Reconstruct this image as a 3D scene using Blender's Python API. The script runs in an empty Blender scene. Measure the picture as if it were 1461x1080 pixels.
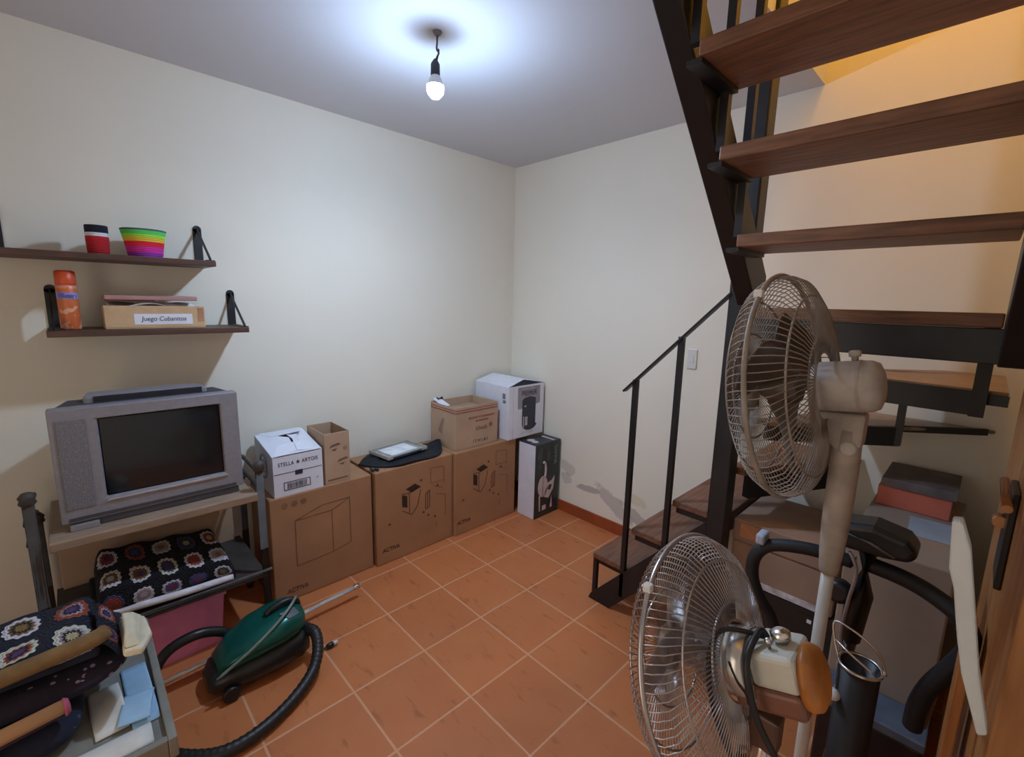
import bpy, bmesh, math, random
from math import sin, cos, pi, radians
from mathutils import Vector, Matrix
random.seed(7)
S = bpy.context.scene
COL = S.collection
V = Vector

# ------------------------------------------------------------------ camera
cam_d = bpy.data.cameras.new('camera'); cam = bpy.data.objects.new('camera', cam_d); COL.objects.link(cam)
FPX = 653.33; YAW, PIT, ROLL = 2.3711, -.1681, .024
fw = V((cos(YAW)*cos(PIT), sin(YAW)*cos(PIT), sin(PIT)))
ri = V((sin(YAW), -cos(YAW), 0)); up = ri.cross(fw)
r2 = cos(ROLL)*ri + sin(ROLL)*up; u2 = -sin(ROLL)*ri + cos(ROLL)*up
M = Matrix((r2, u2, -fw)).transposed().to_4x4(); M.translation = V((2.665, -2.575, 1.564))
cam.matrix_world = M
cam_d.sensor_fit = 'HORIZONTAL'; cam_d.sensor_width = 36; cam_d.lens = 36*FPX/1461; cam_d.clip_start = .02
S.camera = cam
# ------------------------------------------------------------------ world, lights, exposure
W = bpy.data.worlds.new('world'); S.world = W; W.use_nodes = True
W.node_tree.nodes['Background'].inputs[0].default_value = (.75, .8, 1, 1)
W.node_tree.nodes['Background'].inputs[1].default_value = .0
S.view_settings.view_transform = 'Standard'; S.view_settings.look = 'None'
S.view_settings.gamma = 1; S.view_settings.use_curve_mapping = False
S.view_settings.exposure = 0.21
BULB = V((1.052, -1.46, 2.37))
def light(name, kind, loc, power, color, **k):
    d = bpy.data.lights.new(name, kind); o = bpy.data.objects.new(name, d); COL.objects.link(o)
    o.location = loc; d.energy = power; d.color = color
    for a, b in k.items(): setattr(d, a, b)
    return o
# the room's bulb is the glowing dome of the hanging bulb itself (emission below); upstairs has a warm lamp
BULB_EMIT = 610
light('upstairs_light', 'POINT', (2.38, -.62, 3.95), 27, (1, .52, .06), shadow_soft_size=.08)
# added soft warm fill behind the camera; the room has no such source
o = light('added_fill_light', 'AREA', (1.9, -3.72, 1.05), 8, (1, .87, .70), shape='RECTANGLE', size=.9, size_y=2.0); o.rotation_euler = (radians(90), 0, 0)
light('bulb_light', 'SPOT', (BULB.x, BULB.y, BULB.z-.047), 42, (.56, .75, 1), shadow_soft_size=.035, spot_size=radians(178), spot_blend=.85)

# ------------------------------------------------------------------ materials
def lin(c):
    return tuple(((x/255)/12.92 if x/255 <= .04045 else ((x/255+.055)/1.055)**2.4) for x in c)
class NT:
    def __init__(s, name):
        s.m = bpy.data.materials.new(name); s.m.use_nodes = True; s.t = s.m.node_tree
        s.b = s.t.nodes['Principled BSDF']
    def n(s, kind, **k):
        n = s.t.nodes.new('ShaderNode'+kind)
        for a, v in k.items():
            if a.startswith('i_'): n.inputs[int(a[2:])].default_value = v
            else: setattr(n, a, v)
        return n
    def l(s, a, b): s.t.links.new(a, b)
    def math(s, op, a, b=None, c=None):
        n = s.n('Math', operation=op)
        for i, x in enumerate((a, b, c)):
            if x is None: continue
            if isinstance(x, (int, float)): n.inputs[i].default_value = x
            else: s.l(x, n.inputs[i])
        return n.outputs[0]
    def mix(s, f, a, b):
        n = s.n('Mix', data_type='RGBA')
        for i, x in ((0, f), (6, a), (7, b)):
            if isinstance(x, (int, float)): n.inputs[i].default_value = x
            elif isinstance(x, tuple): n.inputs[i].default_value = (*x[:3], 1)
            else: s.l(x, n.inputs[i])
        return n.outputs[2]
def mat(name, c, rough=.6, metal=0., var=.12, scale=18., bump=.0, bscale=60., spec=None, stretch=None, c2=None, trans=0., alpha=1.):
    k = NT(name); b = k.b; base = lin(c)
    tc = k.n('TexCoord'); co = tc.outputs['Object']
    if stretch:
        mp = k.n('Mapping'); mp.inputs['Scale'].default_value = stretch; k.l(co, mp.inputs[0]); co = mp.outputs[0]
    nz = k.n('TexNoise'); nz.inputs['Scale'].default_value = scale; nz.inputs['Detail'].default_value = 5; k.l(co, nz.inputs['Vector'])
    if c2: lo, hi = base, lin(c2)
    else: lo, hi = tuple(x*(1-var*1.6) for x in base), tuple(min(1, x*(1+var*1.6)) for x in base)
    rp = k.n('MapRange'); rp.inputs[1].default_value = .3; rp.inputs[2].default_value = .7; k.l(nz.outputs[0], rp.inputs[0])
    k.l(k.mix(rp.outputs[0], lo, hi), b.inputs['Base Color'])
    b.inputs['Roughness'].default_value = rough; b.inputs['Metallic'].default_value = metal
    if spec is not None: b.inputs['Specular IOR Level'].default_value = spec
    if trans: b.inputs['Transmission Weight'].default_value = trans
    if alpha < 1: b.inputs['Alpha'].default_value = alpha
    if bump:
        n2 = k.n('TexNoise'); n2.inputs['Scale'].default_value = bscale; n2.inputs['Detail'].default_value = 4; k.l(co, n2.inputs['Vector'])
        bp = k.n('Bump'); bp.inputs['Strength'].default_value = bump; bp.inputs['Distance'].default_value = .004; k.l(n2.outputs[0], bp.inputs['Height']); k.l(bp.outputs[0], b.inputs['Normal'])
    return k.m
def m_speck(name, c, c2):
    k = NT(name); tc = k.n('TexCoord'); v = k.n('TexVoronoi'); v.inputs['Scale'].default_value = 46; k.l(tc.outputs['Object'], v.inputs[0])
    n = k.n('TexNoise'); n.inputs['Scale'].default_value = 9; n.inputs['Detail'].default_value = 3; k.l(tc.outputs['Object'], n.inputs[0])
    f = k.math('MULTIPLY', k.math('LESS_THAN', v.outputs['Distance'], .26), k.math('GREATER_THAN', n.outputs[0], .53))
    k.l(k.mix(f, lin(c), lin(c2)), k.b.inputs['Base Color']); k.b.inputs['Roughness'].default_value = .95
    bp = k.n('Bump'); bp.inputs['Strength'].default_value = .5; bp.inputs['Distance'].default_value = .004; k.l(v.outputs['Distance'], bp.inputs['Height']); k.l(bp.outputs[0], k.b.inputs['Normal'])
    return k.m
def m_emit(name, c, s):
    k = NT(name); k.b.inputs['Emission Color'].default_value = (*lin(c), 1); k.b.inputs['Emission Strength'].default_value = s
    k.b.inputs['Base Color'].default_value = (.9, .9, .9, 1); return k.m
def m_tiles():
    k = NT('terracotta_tiles'); tc = k.n('TexCoord'); sp = k.n('SeparateXYZ'); k.l(tc.outputs['Object'], sp.inputs[0])
    T = .33
    def cell(o, off):
        a = k.math('DIVIDE', k.math('ADD', o, off), T); fl = k.math('FLOOR', a); fr = k.math('SUBTRACT', a, fl); return fl, fr
    fx, rx = cell(sp.outputs[0], -.1087+3.3); fy, ry = cell(sp.outputs[1], .2439+6.6)
    def edge(r): return k.math('MINIMUM', r, k.math('SUBTRACT', 1., r))
    wob = k.n('TexNoise'); wob.inputs['Scale'].default_value = 22; k.l(tc.outputs['Object'], wob.inputs[0])
    e = k.math('ADD', k.math('MINIMUM', edge(rx), edge(ry)), k.math('MULTIPLY', k.math('SUBTRACT', wob.outputs[0], .5), .012))
    g = k.n('MapRange'); g.inputs[1].default_value = .008; g.inputs[2].default_value = .018; k.l(e, g.inputs[0])
    cb = k.n('CombineXYZ'); k.l(fx, cb.inputs[0]); k.l(fy, cb.inputs[1])
    wn = k.n('TexWhiteNoise'); k.l(cb.outputs[0], wn.inputs[0])
    n1 = k.n('TexNoise'); n1.inputs['Scale'].default_value = 7; n1.inputs['Detail'].default_value = 6; k.l(tc.outputs['Object'], n1.inputs[0])
    mp = k.n('Mapping'); mp.inputs['Scale'].default_value = (9, 26, 1); mp.inputs['Rotation'].default_value = (0, 0, .5); k.l(tc.outputs['Object'], mp.inputs[0])
    n2 = k.n('TexNoise'); n2.inputs['Scale'].default_value = 1.; n2.inputs['Detail'].default_value = 3; k.l(mp.outputs[0], n2.inputs[0])
    c = k.mix(n1.outputs[0], lin((194, 112, 66)), lin((208, 132, 82)))
    c = k.mix(k.math('MULTIPLY', wn.outputs[0], .3), c, lin((168, 100, 64)))
    sm = k.n('MapRange'); sm.inputs[1].default_value = .60; sm.inputs[2].default_value = .74; sm.inputs[4].default_value = .55; k.l(n2.outputs[0], sm.inputs[0])
    c = k.mix(sm.outputs[0], c, lin((132, 76, 48)))
    c = k.mix(g.outputs[0], lin((214, 158, 120)), c)
    k.l(c, k.b.inputs['Base Color'])
    rr = k.n('MapRange'); rr.inputs[3].default_value = .6; rr.inputs[4].default_value = .40; k.l(g.outputs[0], rr.inputs[0]); k.l(rr.outputs[0], k.b.inputs['Roughness'])
    k.b.inputs['Specular IOR Level'].default_value = .35
    bp = k.n('Bump'); bp.inputs['Strength'].default_value = .5; bp.inputs['Distance'].default_value = .002; k.l(g.outputs[0], bp.inputs['Height'])
    bp2 = k.n('Bump'); bp2.inputs['Strength'].default_value = .12; bp2.inputs['Distance'].default_value = .003; k.l(n2.outputs[0], bp2.inputs['Height']); k.l(bp.outputs[0], bp2.inputs['Normal']); k.l(bp2.outputs[0], k.b.inputs['Normal'])
    return k.m
def m_granny(name, nx, ny, seed, base=(14, 13, 22)):
    k = NT(name); uv = k.n('UVMap'); mp = k.n('Mapping'); mp.inputs['Scale'].default_value = (nx, ny, 1); k.l(uv.outputs[0], mp.inputs[0])
    fl = k.n('VectorMath', operation='FLOOR'); k.l(mp.outputs[0], fl.inputs[0])
    ad = k.n('VectorMath', operation='ADD'); ad.inputs[1].default_value = (seed, seed*2.3, 0); k.l(fl.outputs[0], ad.inputs[0])
    wn = k.n('TexWhiteNoise', noise_dimensions='2D'); k.l(ad.outputs[0], wn.inputs['Vector'])
    fr = k.n('VectorMath', operation='FRACTION'); k.l(mp.outputs[0], fr.inputs[0]); sp = k.n('SeparateXYZ'); k.l(fr.outputs[0], sp.inputs[0])
    x = k.math('SUBTRACT', sp.outputs[0], .5); y = k.math('SUBTRACT', sp.outputs[1], .5)
    ang = k.math('ARCTAN2', y, x)
    eu = k.math('SQRT', k.math('ADD', k.math('MULTIPLY', x, x), k.math('MULTIPLY', y, y)))
    mx = k.math('MAXIMUM', k.math('ABSOLUTE', x), k.math('ABSOLUTE', y))
    r = k.math('ADD', k.math('MULTIPLY', eu, .62), k.math('MULTIPLY', mx, .38))
    r = k.math('ADD', r, k.math('MULTIPLY', k.math('SINE', k.math('MULTIPLY', ang, 12)), .022))
    def pal(out, cols):
        cr = k.n('ValToRGB'); cr.color_ramp.interpolation = 'CONSTANT'
        el = cr.color_ramp.elements
        while len(el) < len(cols): el.new(1.)
        for i, c in enumerate(cols): el[i].position = i/len(cols); el[i].color = (*lin(c), 1)
        k.l(out, cr.inputs[0]); return cr.outputs[0]
    s2 = k.n('SeparateColor'); k.l(wn.outputs['Color'], s2.inputs[0])
    A = pal(s2.outputs[0], [(205, 190, 150), (150, 60, 50), (200, 195, 205), (90, 60, 120), (150, 120, 60)])
    B = pal(s2.outputs[1], [(150, 62, 48), (86, 70, 130), (120, 90, 50), (60, 60, 80), (170, 150, 160)])
    C = pal(s2.outputs[2], [(215, 210, 220), (150, 70, 50), (70, 70, 110), (205, 205, 190), (200, 198, 210)])
    def lt(v): return k.math('LESS_THAN', r, v)
    c = k.mix(lt(.36), lin(base), C); c = k.mix(lt(.25), c, B); c = k.mix(lt(.19), c, lin(base)) if seed % 2 else k.mix(lt(.2), c, B); c = k.mix(lt(.12), c, A)
    k.l(c, k.b.inputs['Base Color']); k.b.inputs['Roughness'].default_value = .95
    bp = k.n('Bump'); bp.inputs['Strength'].default_value = .8; bp.inputs['Distance'].default_value = .004
    k.l(k.math('SINE', k.math('MULTIPLY', r, 70)), bp.inputs['Height']); k.l(bp.outputs[0], k.b.inputs['Normal'])
    return k.m
def m_wall(name, c, stains=()):
    k = NT(name); tc = k.n('TexCoord'); co = tc.outputs['Object']
    n1 = k.n('TexNoise'); n1.inputs['Scale'].default_value = 1.6; n1.inputs['Detail'].default_value = 5; k.l(co, n1.inputs[0])
    base = lin(c); col = k.mix(n1.outputs[0], tuple(x*.95 for x in base), tuple(min(1, x*1.04) for x in base))
    if stains:
        sp = k.n('SeparateXYZ'); k.l(co, sp.inputs[0]); nn = k.n('TexNoise'); nn.inputs['Scale'].default_value = 11; nn.inputs['Detail'].default_value = 4; k.l(co, nn.inputs[0])
        for (sx, sz, wx, wz, sl, sc, am) in stains:
            dx = k.math('DIVIDE', k.math('SUBTRACT', sp.outputs[0], sx), wx)
            dz = k.math('DIVIDE', k.math('SUBTRACT', k.math('SUBTRACT', sp.outputs[2], sz), k.math('MULTIPLY', k.math('SUBTRACT', sp.outputs[0], sx), sl)), wz)
            d = k.math('SQRT', k.math('ADD', k.math('MULTIPLY', dx, dx), k.math('MULTIPLY', dz, dz)))
            d = k.math('ADD', d, k.math('MULTIPLY', k.math('SUBTRACT', nn.outputs[0], .5), 1.7))
            mr = k.n('MapRange'); mr.inputs[1].default_value = 1.05; mr.inputs[2].default_value = .85; mr.inputs[3].default_value = 0; mr.inputs[4].default_value = am; k.l(d, mr.inputs[0])
            col = k.mix(mr.outputs[0], col, lin(sc))
    k.l(col, k.b.inputs['Base Color']); k.b.inputs['Roughness'].default_value = .8
    n2 = k.n('TexNoise'); n2.inputs['Scale'].default_value = 45; n2.inputs['Detail'].default_value = 4; k.l(co, n2.inputs[0])
    bp = k.n('Bump'); bp.inputs['Strength'].default_value = .12; bp.inputs['Distance'].default_value = .003; k.l(n2.outputs[0], bp.inputs['Height']); k.l(bp.outputs[0], k.b.inputs['Normal'])
    return k.m
def m_bands(name, bands, rough=.9, axis=2, bump=True, nz=.0):
    """colour bands along a local axis: [(height, colour), ...] upper limits"""
    k = NT(name); tc = k.n('TexCoord'); sp = k.n('SeparateXYZ'); k.l(tc.outputs['Object'], sp.inputs[0]); z = sp.outputs[axis]
    c = lin(bands[-1][1])
    for h, cc in reversed(bands[:-1]): c = k.mix(k.math('LESS_THAN', z, h), c, lin(cc))
    k.l(c, k.b.inputs['Base Color']); k.b.inputs['Roughness'].default_value = rough
    if bump:
        bp = k.n('Bump'); bp.inputs['Strength'].default_value = .6; bp.inputs['Distance'].default_value = .002
        k.l(k.math('SINE', k.math('MULTIPLY', z, 900)), bp.inputs['Height']); k.l(bp.outputs[0], k.b.inputs['Normal'])
    return k.m

PAINT_L = m_wall('cream_wall_paint', (236, 229, 213))
PAINT_B = m_wall('cream_wall_paint_with_damp_patches', (238, 230, 214),
    stains=((.63, .34, .07, .05, -.2, (196, 190, 178), .6), (.62, .27, .05, .05, -.2, (182, 178, 170), .5), (.83, .245, .10, .025, .05, (168, 160, 152), .75), (1.05, .20, .15, .06, -.5, (186, 178, 170), .7), (1.2, .29, .09, .04, -.2, (214, 206, 168), .6), (1.27, .14, .16, .05, -.6, (180, 172, 166), .7)))
PAINT_C = m_wall('ceiling_paint', (214, 214, 220))
TILE = m_tiles()
SKIRT = mat('terracotta_skirting', (158, 76, 42), .45, var=.08, scale=9)
BLACK = mat('black_painted_steel', (26, 25, 29), .42, var=.2, scale=12, spec=.5)
WOOD = mat('dark_stained_wood', (98, 66, 48), .5, var=.35, scale=5, stretch=(1.5, 14, 14), bump=.15, bscale=20, c2=(146, 100, 72))
WOODY = mat('dark_stained_stair_wood', (92, 60, 46), .48, var=.3, scale=4, stretch=(14, 1.5, 14), c2=(132, 90, 70))
WOODW = mat('winder_wood_with_sheen', (142, 116, 96), .4, var=.2, scale=4, stretch=(3, 14, 14))  # paler tone puts the light reflected off the winder tops into the colour
SHELFW = mat('dark_shelf_wood', (70, 48, 40), .5, var=.25, scale=4, stretch=(14, 2, 14), c2=(96, 66, 52))
CARD = mat('brown_cardboard', (164, 120, 86), .8, var=.05, scale=7)
CARD2 = mat('pale_cardboard', (182, 152, 126), .8, var=.05, scale=7)
CARDIN = mat('cardboard_inside', (168, 142, 118), .85, var=.06)
INK = mat('brown_print', (96, 62, 46), .8, var=.1)
INKD = mat('dark_print', (52, 32, 24), .8, var=.1)
INKR = mat('red_print', (164, 84, 78), .8, var=.1)
WHITE = mat('white_printed_card', (226, 226, 236), .6, var=.02)
INKN = mat('navy_print', (44, 46, 66), .7, var=.05)
INKG = mat('grey_print', (150, 148, 156), .7, var=.04)
PALEG = mat('pale_grey_print', (196, 196, 208), .7, var=.03)

# ------------------------------------------------------------------ mesh builder
OFF = {}
def basis(d):
    d = V(d).normalized(); a = V((0, 0, 1)) if abs(d.z) < .9 else V((1, 0, 0))
    s = d.cross(a).normalized(); return d, s, s.cross(d).normalized()
class MB:
    def __init__(s): s.v = []; s.f = []; s.mi = []; s.sm = []; s.uv = {}
    def add(s, vs, fs, mi=0, sm=False):
        o = len(s.v); s.v += [V(p) for p in vs]
        for f in fs: s.f.append([o+i for i in f]); s.mi.append(mi); s.sm.append(sm)
        return s
    def box(s, lo, hi, mi=0, R=None, c=None):
        x0, y0, z0 = lo; x1, y1, z1 = hi
        vs = [V(p) for p in ((x0, y0, z0), (x1, y0, z0), (x1, y1, z0), (x0, y1, z0), (x0, y0, z1), (x1, y0, z1), (x1, y1, z1), (x0, y1, z1))]
        if R is not None:
            c = V(c) if c is not None else sum(vs, V())/8
            vs = [c + R @ (p-c) for p in vs]
        return s.add(vs, [(3, 2, 1, 0), (4, 5, 6, 7), (0, 1, 5, 4), (1, 2, 6, 5), (2, 3, 7, 6), (3, 0, 4, 7)], mi)
    def beam(s, a, b, w, h, mi=0, upv=None):
        """rectangular bar from a to b, w across, h along the up side"""
        a, b = V(a), V(b); d = (b-a).normalized(); upv = V(upv) if upv else (V((0, 0, 1)) if abs(d.z) < .95 else V((0, 1, 0)))
        x = d.cross(upv).normalized(); z = x.cross(d).normalized()
        vs = [p + x*i*w/2 + z*j*h/2 for p in (a, b) for i, j in ((-1, -1), (1, -1), (1, 1), (-1, 1))]
        return s.add(vs, [(0, 1, 2, 3), (7, 6, 5, 4), (4, 5, 1, 0), (5, 6, 2, 1), (6, 7, 3, 2), (7, 4, 0, 3)], mi)
    def tube(s, pts, r, n=10, mi=0, closed=False, cap=True):
        pts = [V(p) for p in pts]; m = len(pts); rs = r if isinstance(r, (list, tuple)) else [r]*m
        o = len(s.v); prev = None
        for i, p in enumerate(pts):
            if closed: t = pts[(i+1) % m]-pts[i-1]
            else: t = pts[min(i+1, m-1)]-pts[max(i-1, 0)]
            t.normalize()
            if prev is None: _, a, b = basis(t)
            else:
                a = prev - t*prev.dot(t)
                if a.length < 1e-6: _, a, b = basis(t)
                a.normalize(); b = t.cross(a)
            prev = a
            for q in range(n):
                th = 2*pi*q/n; s.v.append(p + (a*cos(th)+b*sin(th))*rs[i])
        for i in range(m if closed else m-1):
            j = (i+1) % m
            for q in range(n):
                q2 = (q+1) % n
                s.f.append([o+i*n+q, o+i*n+q2, o+j*n+q2, o+j*n+q]); s.mi.append(mi); s.sm.append(True)
        if cap and not closed:
            s.f.append([o+q for q in reversed(range(n))]); s.mi.append(mi); s.sm.append(False)
            s.f.append([o+(m-1)*n+q for q in range(n)]); s.mi.append(mi); s.sm.append(False)
        return s
    def lathe(s, prof, o=(0, 0, 0), d=(0, 0, 1), n=28, mi=0, cap=True, sm=True):
        """prof: (radius, distance along d)"""
        d, a, b = basis(d); o = V(o); b0 = len(s.v); m = len(prof)
        for r, h in prof:
            for q in range(n):
                th = 2*pi*q/n; s.v.append(o + d*h + (a*cos(th)+b*sin(th))*max(r, 1e-5))
        for i in range(m-1):
            for q in range(n):
                q2 = (q+1) % n; s.f.append([b0+i*n+q2, b0+i*n+q, b0+(i+1)*n+q, b0+(i+1)*n+q2][::-1]); s.mi.append(mi); s.sm.append(sm)
        if cap:
            s.f.append([b0+q for q in reversed(range(n))]); s.mi.append(mi); s.sm.append(False)
            s.f.append([b0+(m-1)*n+q for q in range(n)]); s.mi.append(mi); s.sm.append(False)
        return s
    def prism(s, poly, ex, mi=0):
        poly = [V(p) for p in poly]; ex = V(ex); n = len(poly)
        return s.add(poly+[p+ex for p in poly], [list(reversed(range(n))), list(range(n, 2*n))]+[[i, (i+1) % n, n+(i+1) % n, n+i] for i in range(n)], mi)
    def sphere(s, c, r, n=16, m=10, mi=0, sc=(1, 1, 1)):
        c = V(c); prof = [(sin(pi*i/m), -cos(pi*i/m)) for i in range(m+1)]; b0 = len(s.v)
        s.lathe([(a*r, h*r) for a, h in prof], c, (0, 0, 1), n, mi, False)
        for i in range(b0, len(s.v)):
            p = s.v[i]-c; s.v[i] = c+V((p.x*sc[0], p.y*sc[1], p.z*sc[2]))
        return s
    def grid(s, fn, nu, nv, mi=0, sm=True, uv=True):
        """fn(u,v) -> point; open sheet with uv"""
        o = len(s.v)
        for i in range(nu+1):
            for j in range(nv+1): s.v.append(V(fn(i/nu, j/nv)))
        for i in range(nu):
            for j in range(nv):
                f = [o+i*(nv+1)+j, o+(i+1)*(nv+1)+j, o+(i+1)*(nv+1)+j+1, o+i*(nv+1)+j+1]
                if uv: s.uv[len(s.f)] = [(i/nu, j/nv), ((i+1)/nu, j/nv), ((i+1)/nu, (j+1)/nv), (i/nu, (j+1)/nv)]
                s.f.append(f); s.mi.append(mi); s.sm.append(sm)
        return s
    def build(s, name, mats, parent=None, origin=None, bevel=0, seg=2, solid=0, sub=0, fix=True):
        if not isinstance(mats, (list, tuple)): mats = [mats]
        if parent is not None: off = OFF[parent.name]
        else: off = V(origin) if origin is not None else V((sum(p.x for p in s.v)/len(s.v), sum(p.y for p in s.v)/len(s.v), min(p.z for p in s.v)))
        me = bpy.data.meshes.new(name); me.from_pydata([p-off for p in s.v], [], s.f)
        for m in mats: me.materials.append(m)
        for p, mi, sm in zip(me.polygons, s.mi, s.sm): p.material_index = mi; p.use_smooth = sm
        if s.uv:
            ul = me.uv_layers.new(name='UVMap')
            for pi_, us in s.uv.items():
                for li, u in zip(me.polygons[pi_].loop_indices, us): ul.data[li].uv = u
        if fix:
            bm = bmesh.new(); bm.from_mesh(me); bmesh.ops.recalc_face_normals(bm, faces=bm.faces); bm.to_mesh(me); bm.free()
        me.update()
        o = bpy.data.objects.new(name, me); COL.objects.link(o)
        if parent is not None: o.parent = parent
        else: o.location = off
        OFF[o.name] = off
        if solid: md = o.modifiers.new('solid', 'SOLIDIFY'); md.thickness = solid; md.offset = -1
        if sub: md = o.modifiers.new('sub', 'SUBSURF'); md.levels = sub; md.render_levels = sub
        if bevel: md = o.modifiers.new('bevel', 'BEVEL'); md.width = bevel; md.segments = seg; md.limit_method = 'ANGLE'; md.angle_limit = radians(40)
        return o
def tag(o, label, cat, group=None):
    o['label'] = label; o['category'] = cat
    if group: o['group'] = group
    return o
def thing(name, label, cat, loc, group=None):
    o = bpy.data.objects.new(name, None); COL.objects.link(o); o.location = loc; o.empty_display_size = .05; OFF[o.name] = V(loc)
    return tag(o, label, cat, group)
def struct(o): o['kind'] = 'structure'; return o
def text(name, body, size, m, parent, loc, xdir, ydir, depth=.0008, sx=1., shear=0., spacing=1., label=None, align='CENTER'):
    cu = bpy.data.curves.new(name, 'FONT'); cu.body = body; cu.size = size; cu.extrude = depth; cu.align_x = align; cu.align_y = 'CENTER'; cu.shear = shear; cu.space_character = spacing
    tmp = bpy.data.objects.new('tmp', cu); COL.objects.link(tmp)
    dg = bpy.context.evaluated_depsgraph_get(); me = bpy.data.meshes.new_from_object(tmp.evaluated_get(dg)); bpy.data.objects.remove(tmp)
    x = V(xdir).normalized(); y = V(ydir).normalized(); n = x.cross(y)
    off = OFF[parent.name]; R = Matrix((x*sx, y, n)).transposed()
    for v in me.vertices: v.co = V(loc) - off + R @ v.co
    me.materials.clear(); me.materials.append(m); me.name = name
    o = bpy.data.objects.new(name, me); COL.objects.link(o); o.parent = parent; OFF[o.name] = off
    if label: o['label'] = label
    return o
def smooth_path(pts, k=6, closed=False):
    pts = [V(p) for p in pts]; out = []; n = len(pts)
    for i in range(n if closed else n-1):
        g = lambda j: pts[j % n] if closed else pts[max(0, min(n-1, j))]
        p0, p1, p2, p3 = g(i-1), g(i), g(i+1), g(i+2)
        for q in range(k):
            t = q/k; out.append(.5*((2*p1)+(p2-p0)*t+(2*p0-5*p1+4*p2-p3)*t*t+(3*p1-p0-3*p2+p3)*t**3))
    if not closed: out.append(pts[-1])
    return out

# ------------------------------------------------------------------ room shell
RX, RY, H, TOP = 2.82, -3.75, 2.56, 4.7
HX0, HY0 = 2.0, -2.35                       # stairwell opening
struct(MB().box((-.1, RY-.1, -.1), (RX+.1, .1, 0)).build('floor', TILE, origin=(0, 0, 0)))
c = MB(); c.box((0, RY, H), (HX0, 0, H+.16)); c.box((HX0, RY, H), (RX, HY0, H+.16)); struct(c.build('ceiling', PAINT_C, origin=(0, 0, 0)))
struct(MB().box((-.12, RY-.1, 0), (0, .1, H+.16)).build('wall_left', PAINT_L, origin=(0, 0, 0)))
struct(MB().box((0, 0, 0), (RX+.1, .12, TOP)).build('wall_back', PAINT_B, origin=(0, 0, 0)))
struct(MB().box((RX, RY-.1, 0), (RX+.12, 0, TOP)).build('wall_right', PAINT_L, origin=(0, 0, 0)))
struct(MB().box((0, RY-.12, 0), (RX, RY, H+.16)).build('wall_front', PAINT_L, origin=(0, 0, 0)))
c = MB(); c.box((HX0-.12, HY0-.12, H+.16), (HX0, 0, TOP)); c.box((HX0, HY0-.12, H+.16), (RX, HY0, TOP)); struct(c.build('wall_stairwell', PAINT_L, origin=(0, 0, 0)))
struct(MB().box((HX0-.12, HY0-.12, TOP), (RX, 0, TOP+.1)).build('ceiling_stairwell', PAINT_C, origin=(0, 0, 0)))
c = MB(); c.box((0, -.012, 0), (RX, 0, .082)); struct(c.build('baseboard_back', SKIRT, origin=(0, 0, 0), bevel=.003))
c = MB(); c.box((0, RY, 0), (.012, -.012, .082)); struct(c.build('baseboard_left', SKIRT, origin=(0, 0, 0), bevel=.003))

# wall switch plate
t = thing('wall_switch', 'small white switch plate on cream wall behind the stair railing', 'switch', (1.503, -.012, 1.20))
PLAST = mat('white_plastic', (222, 220, 214), .4, var=.03)
MB().box((1.475, -.010, 1.20), (1.531, 0, 1.315)).build('cover_plate', PLAST, t, bevel=.004)
MB().box((1.49, -.014, 1.235), (1.516, -.0101, 1.28)).build('rocker', PLAST, t, bevel=.002)

# ------------------------------------------------------------------ hanging bulb
t = thing('hanging_bulb', 'bare glowing bulb hanging on a short twisted cable from ceiling', 'lamp', (BULB.x, BULB.y, H))
CABLE = mat('dark_cable', (50, 52, 58), .6)
MB().lathe([(.008, -.014), (.014, -.008), (.018, 0)], (1.066, -1.46, H-.001), (0, 0, 1), 20).build('ceiling_rose', mat('grey_ceiling_hook', (120, 124, 132), .6), t)
MB().tube(smooth_path([(1.066, -1.46, H-.01), (1.064, -1.46, 2.52), (1.062, -1.46, 2.50), (1.072, -1.458, 2.485), (1.062, -1.461, 2.47), (1.057, -1.46, 2.45)], 5), .0035, 8).build('cable', CABLE, t)
MB().tube(smooth_path([(1.062, -1.46, 2.50), (1.078, -1.462, 2.492), (1.07, -1.46, 2.478), (1.06, -1.459, 2.46)], 5), .003, 8).build('cable_knot', CABLE, t)
MB().lathe([(.006, .10), (.012, .09), (.017, .082), (.018, .045), (.015, .04)], BULB, (0, 0, 1), 20).build('lamp_holder', CABLE, t)
MB().lathe([(.0325, .0045), (.031, .012), (.022, .032), (.014, .045)], BULB, (0, 0, 1), 24).build('bulb_base', mat('white_bulb_base', (220, 222, 226), .5, var=.02), t)
MB().lathe([(.0, -.042), (.016, -.037), (.029, -.022), (.033, -.004), (.0325, .004)], BULB, (0, 0, 1), 24).build('bulb', m_emit('bulb_glass', (188, 218, 255), BULB_EMIT), t)

# ------------------------------------------------------------------ staircase
t = thing('staircase', 'black steel winder staircase with dark wooden treads beside the cream wall', 'staircase', (2.0, -.6, 0))
NX0, NX1, NY0, NY1 = 1.94, 2.015, -.70, -.62
MB().box((NX0, NY0, 0), (NX1, NY1, 3.3)).build('newel_post', BLACK, t, bevel=.006)
Z1 = .25
for i, (x0, x1, z) in enumerate(((1.36, 1.59, .25), (1.572, 1.80, .468), (1.768, 2.0, .684))):
    MB().box((x0, -.672 if i == 0 else -.665, z-.03), (x1, -.012, z)).build('tread', WOODY, t, bevel=.004)
    MB().box((x0+.02, -.66, z-.055), (x1-.02, -.63, z-.031)).build('tread_support', BLACK, t)
MB().box((1.362, -.668, 0), (1.384, -.646, .219)).build('front_leg', BLACK, t)
MB().prism([(1.362, -.70, 0.0), (1.375, -.70, .03), (1.944, -.70, .66), (1.944, -.70, .50), (1.49, -.70, 0)], (0, .028, 0)).build('stringer', BLACK, t, bevel=.002)
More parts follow.
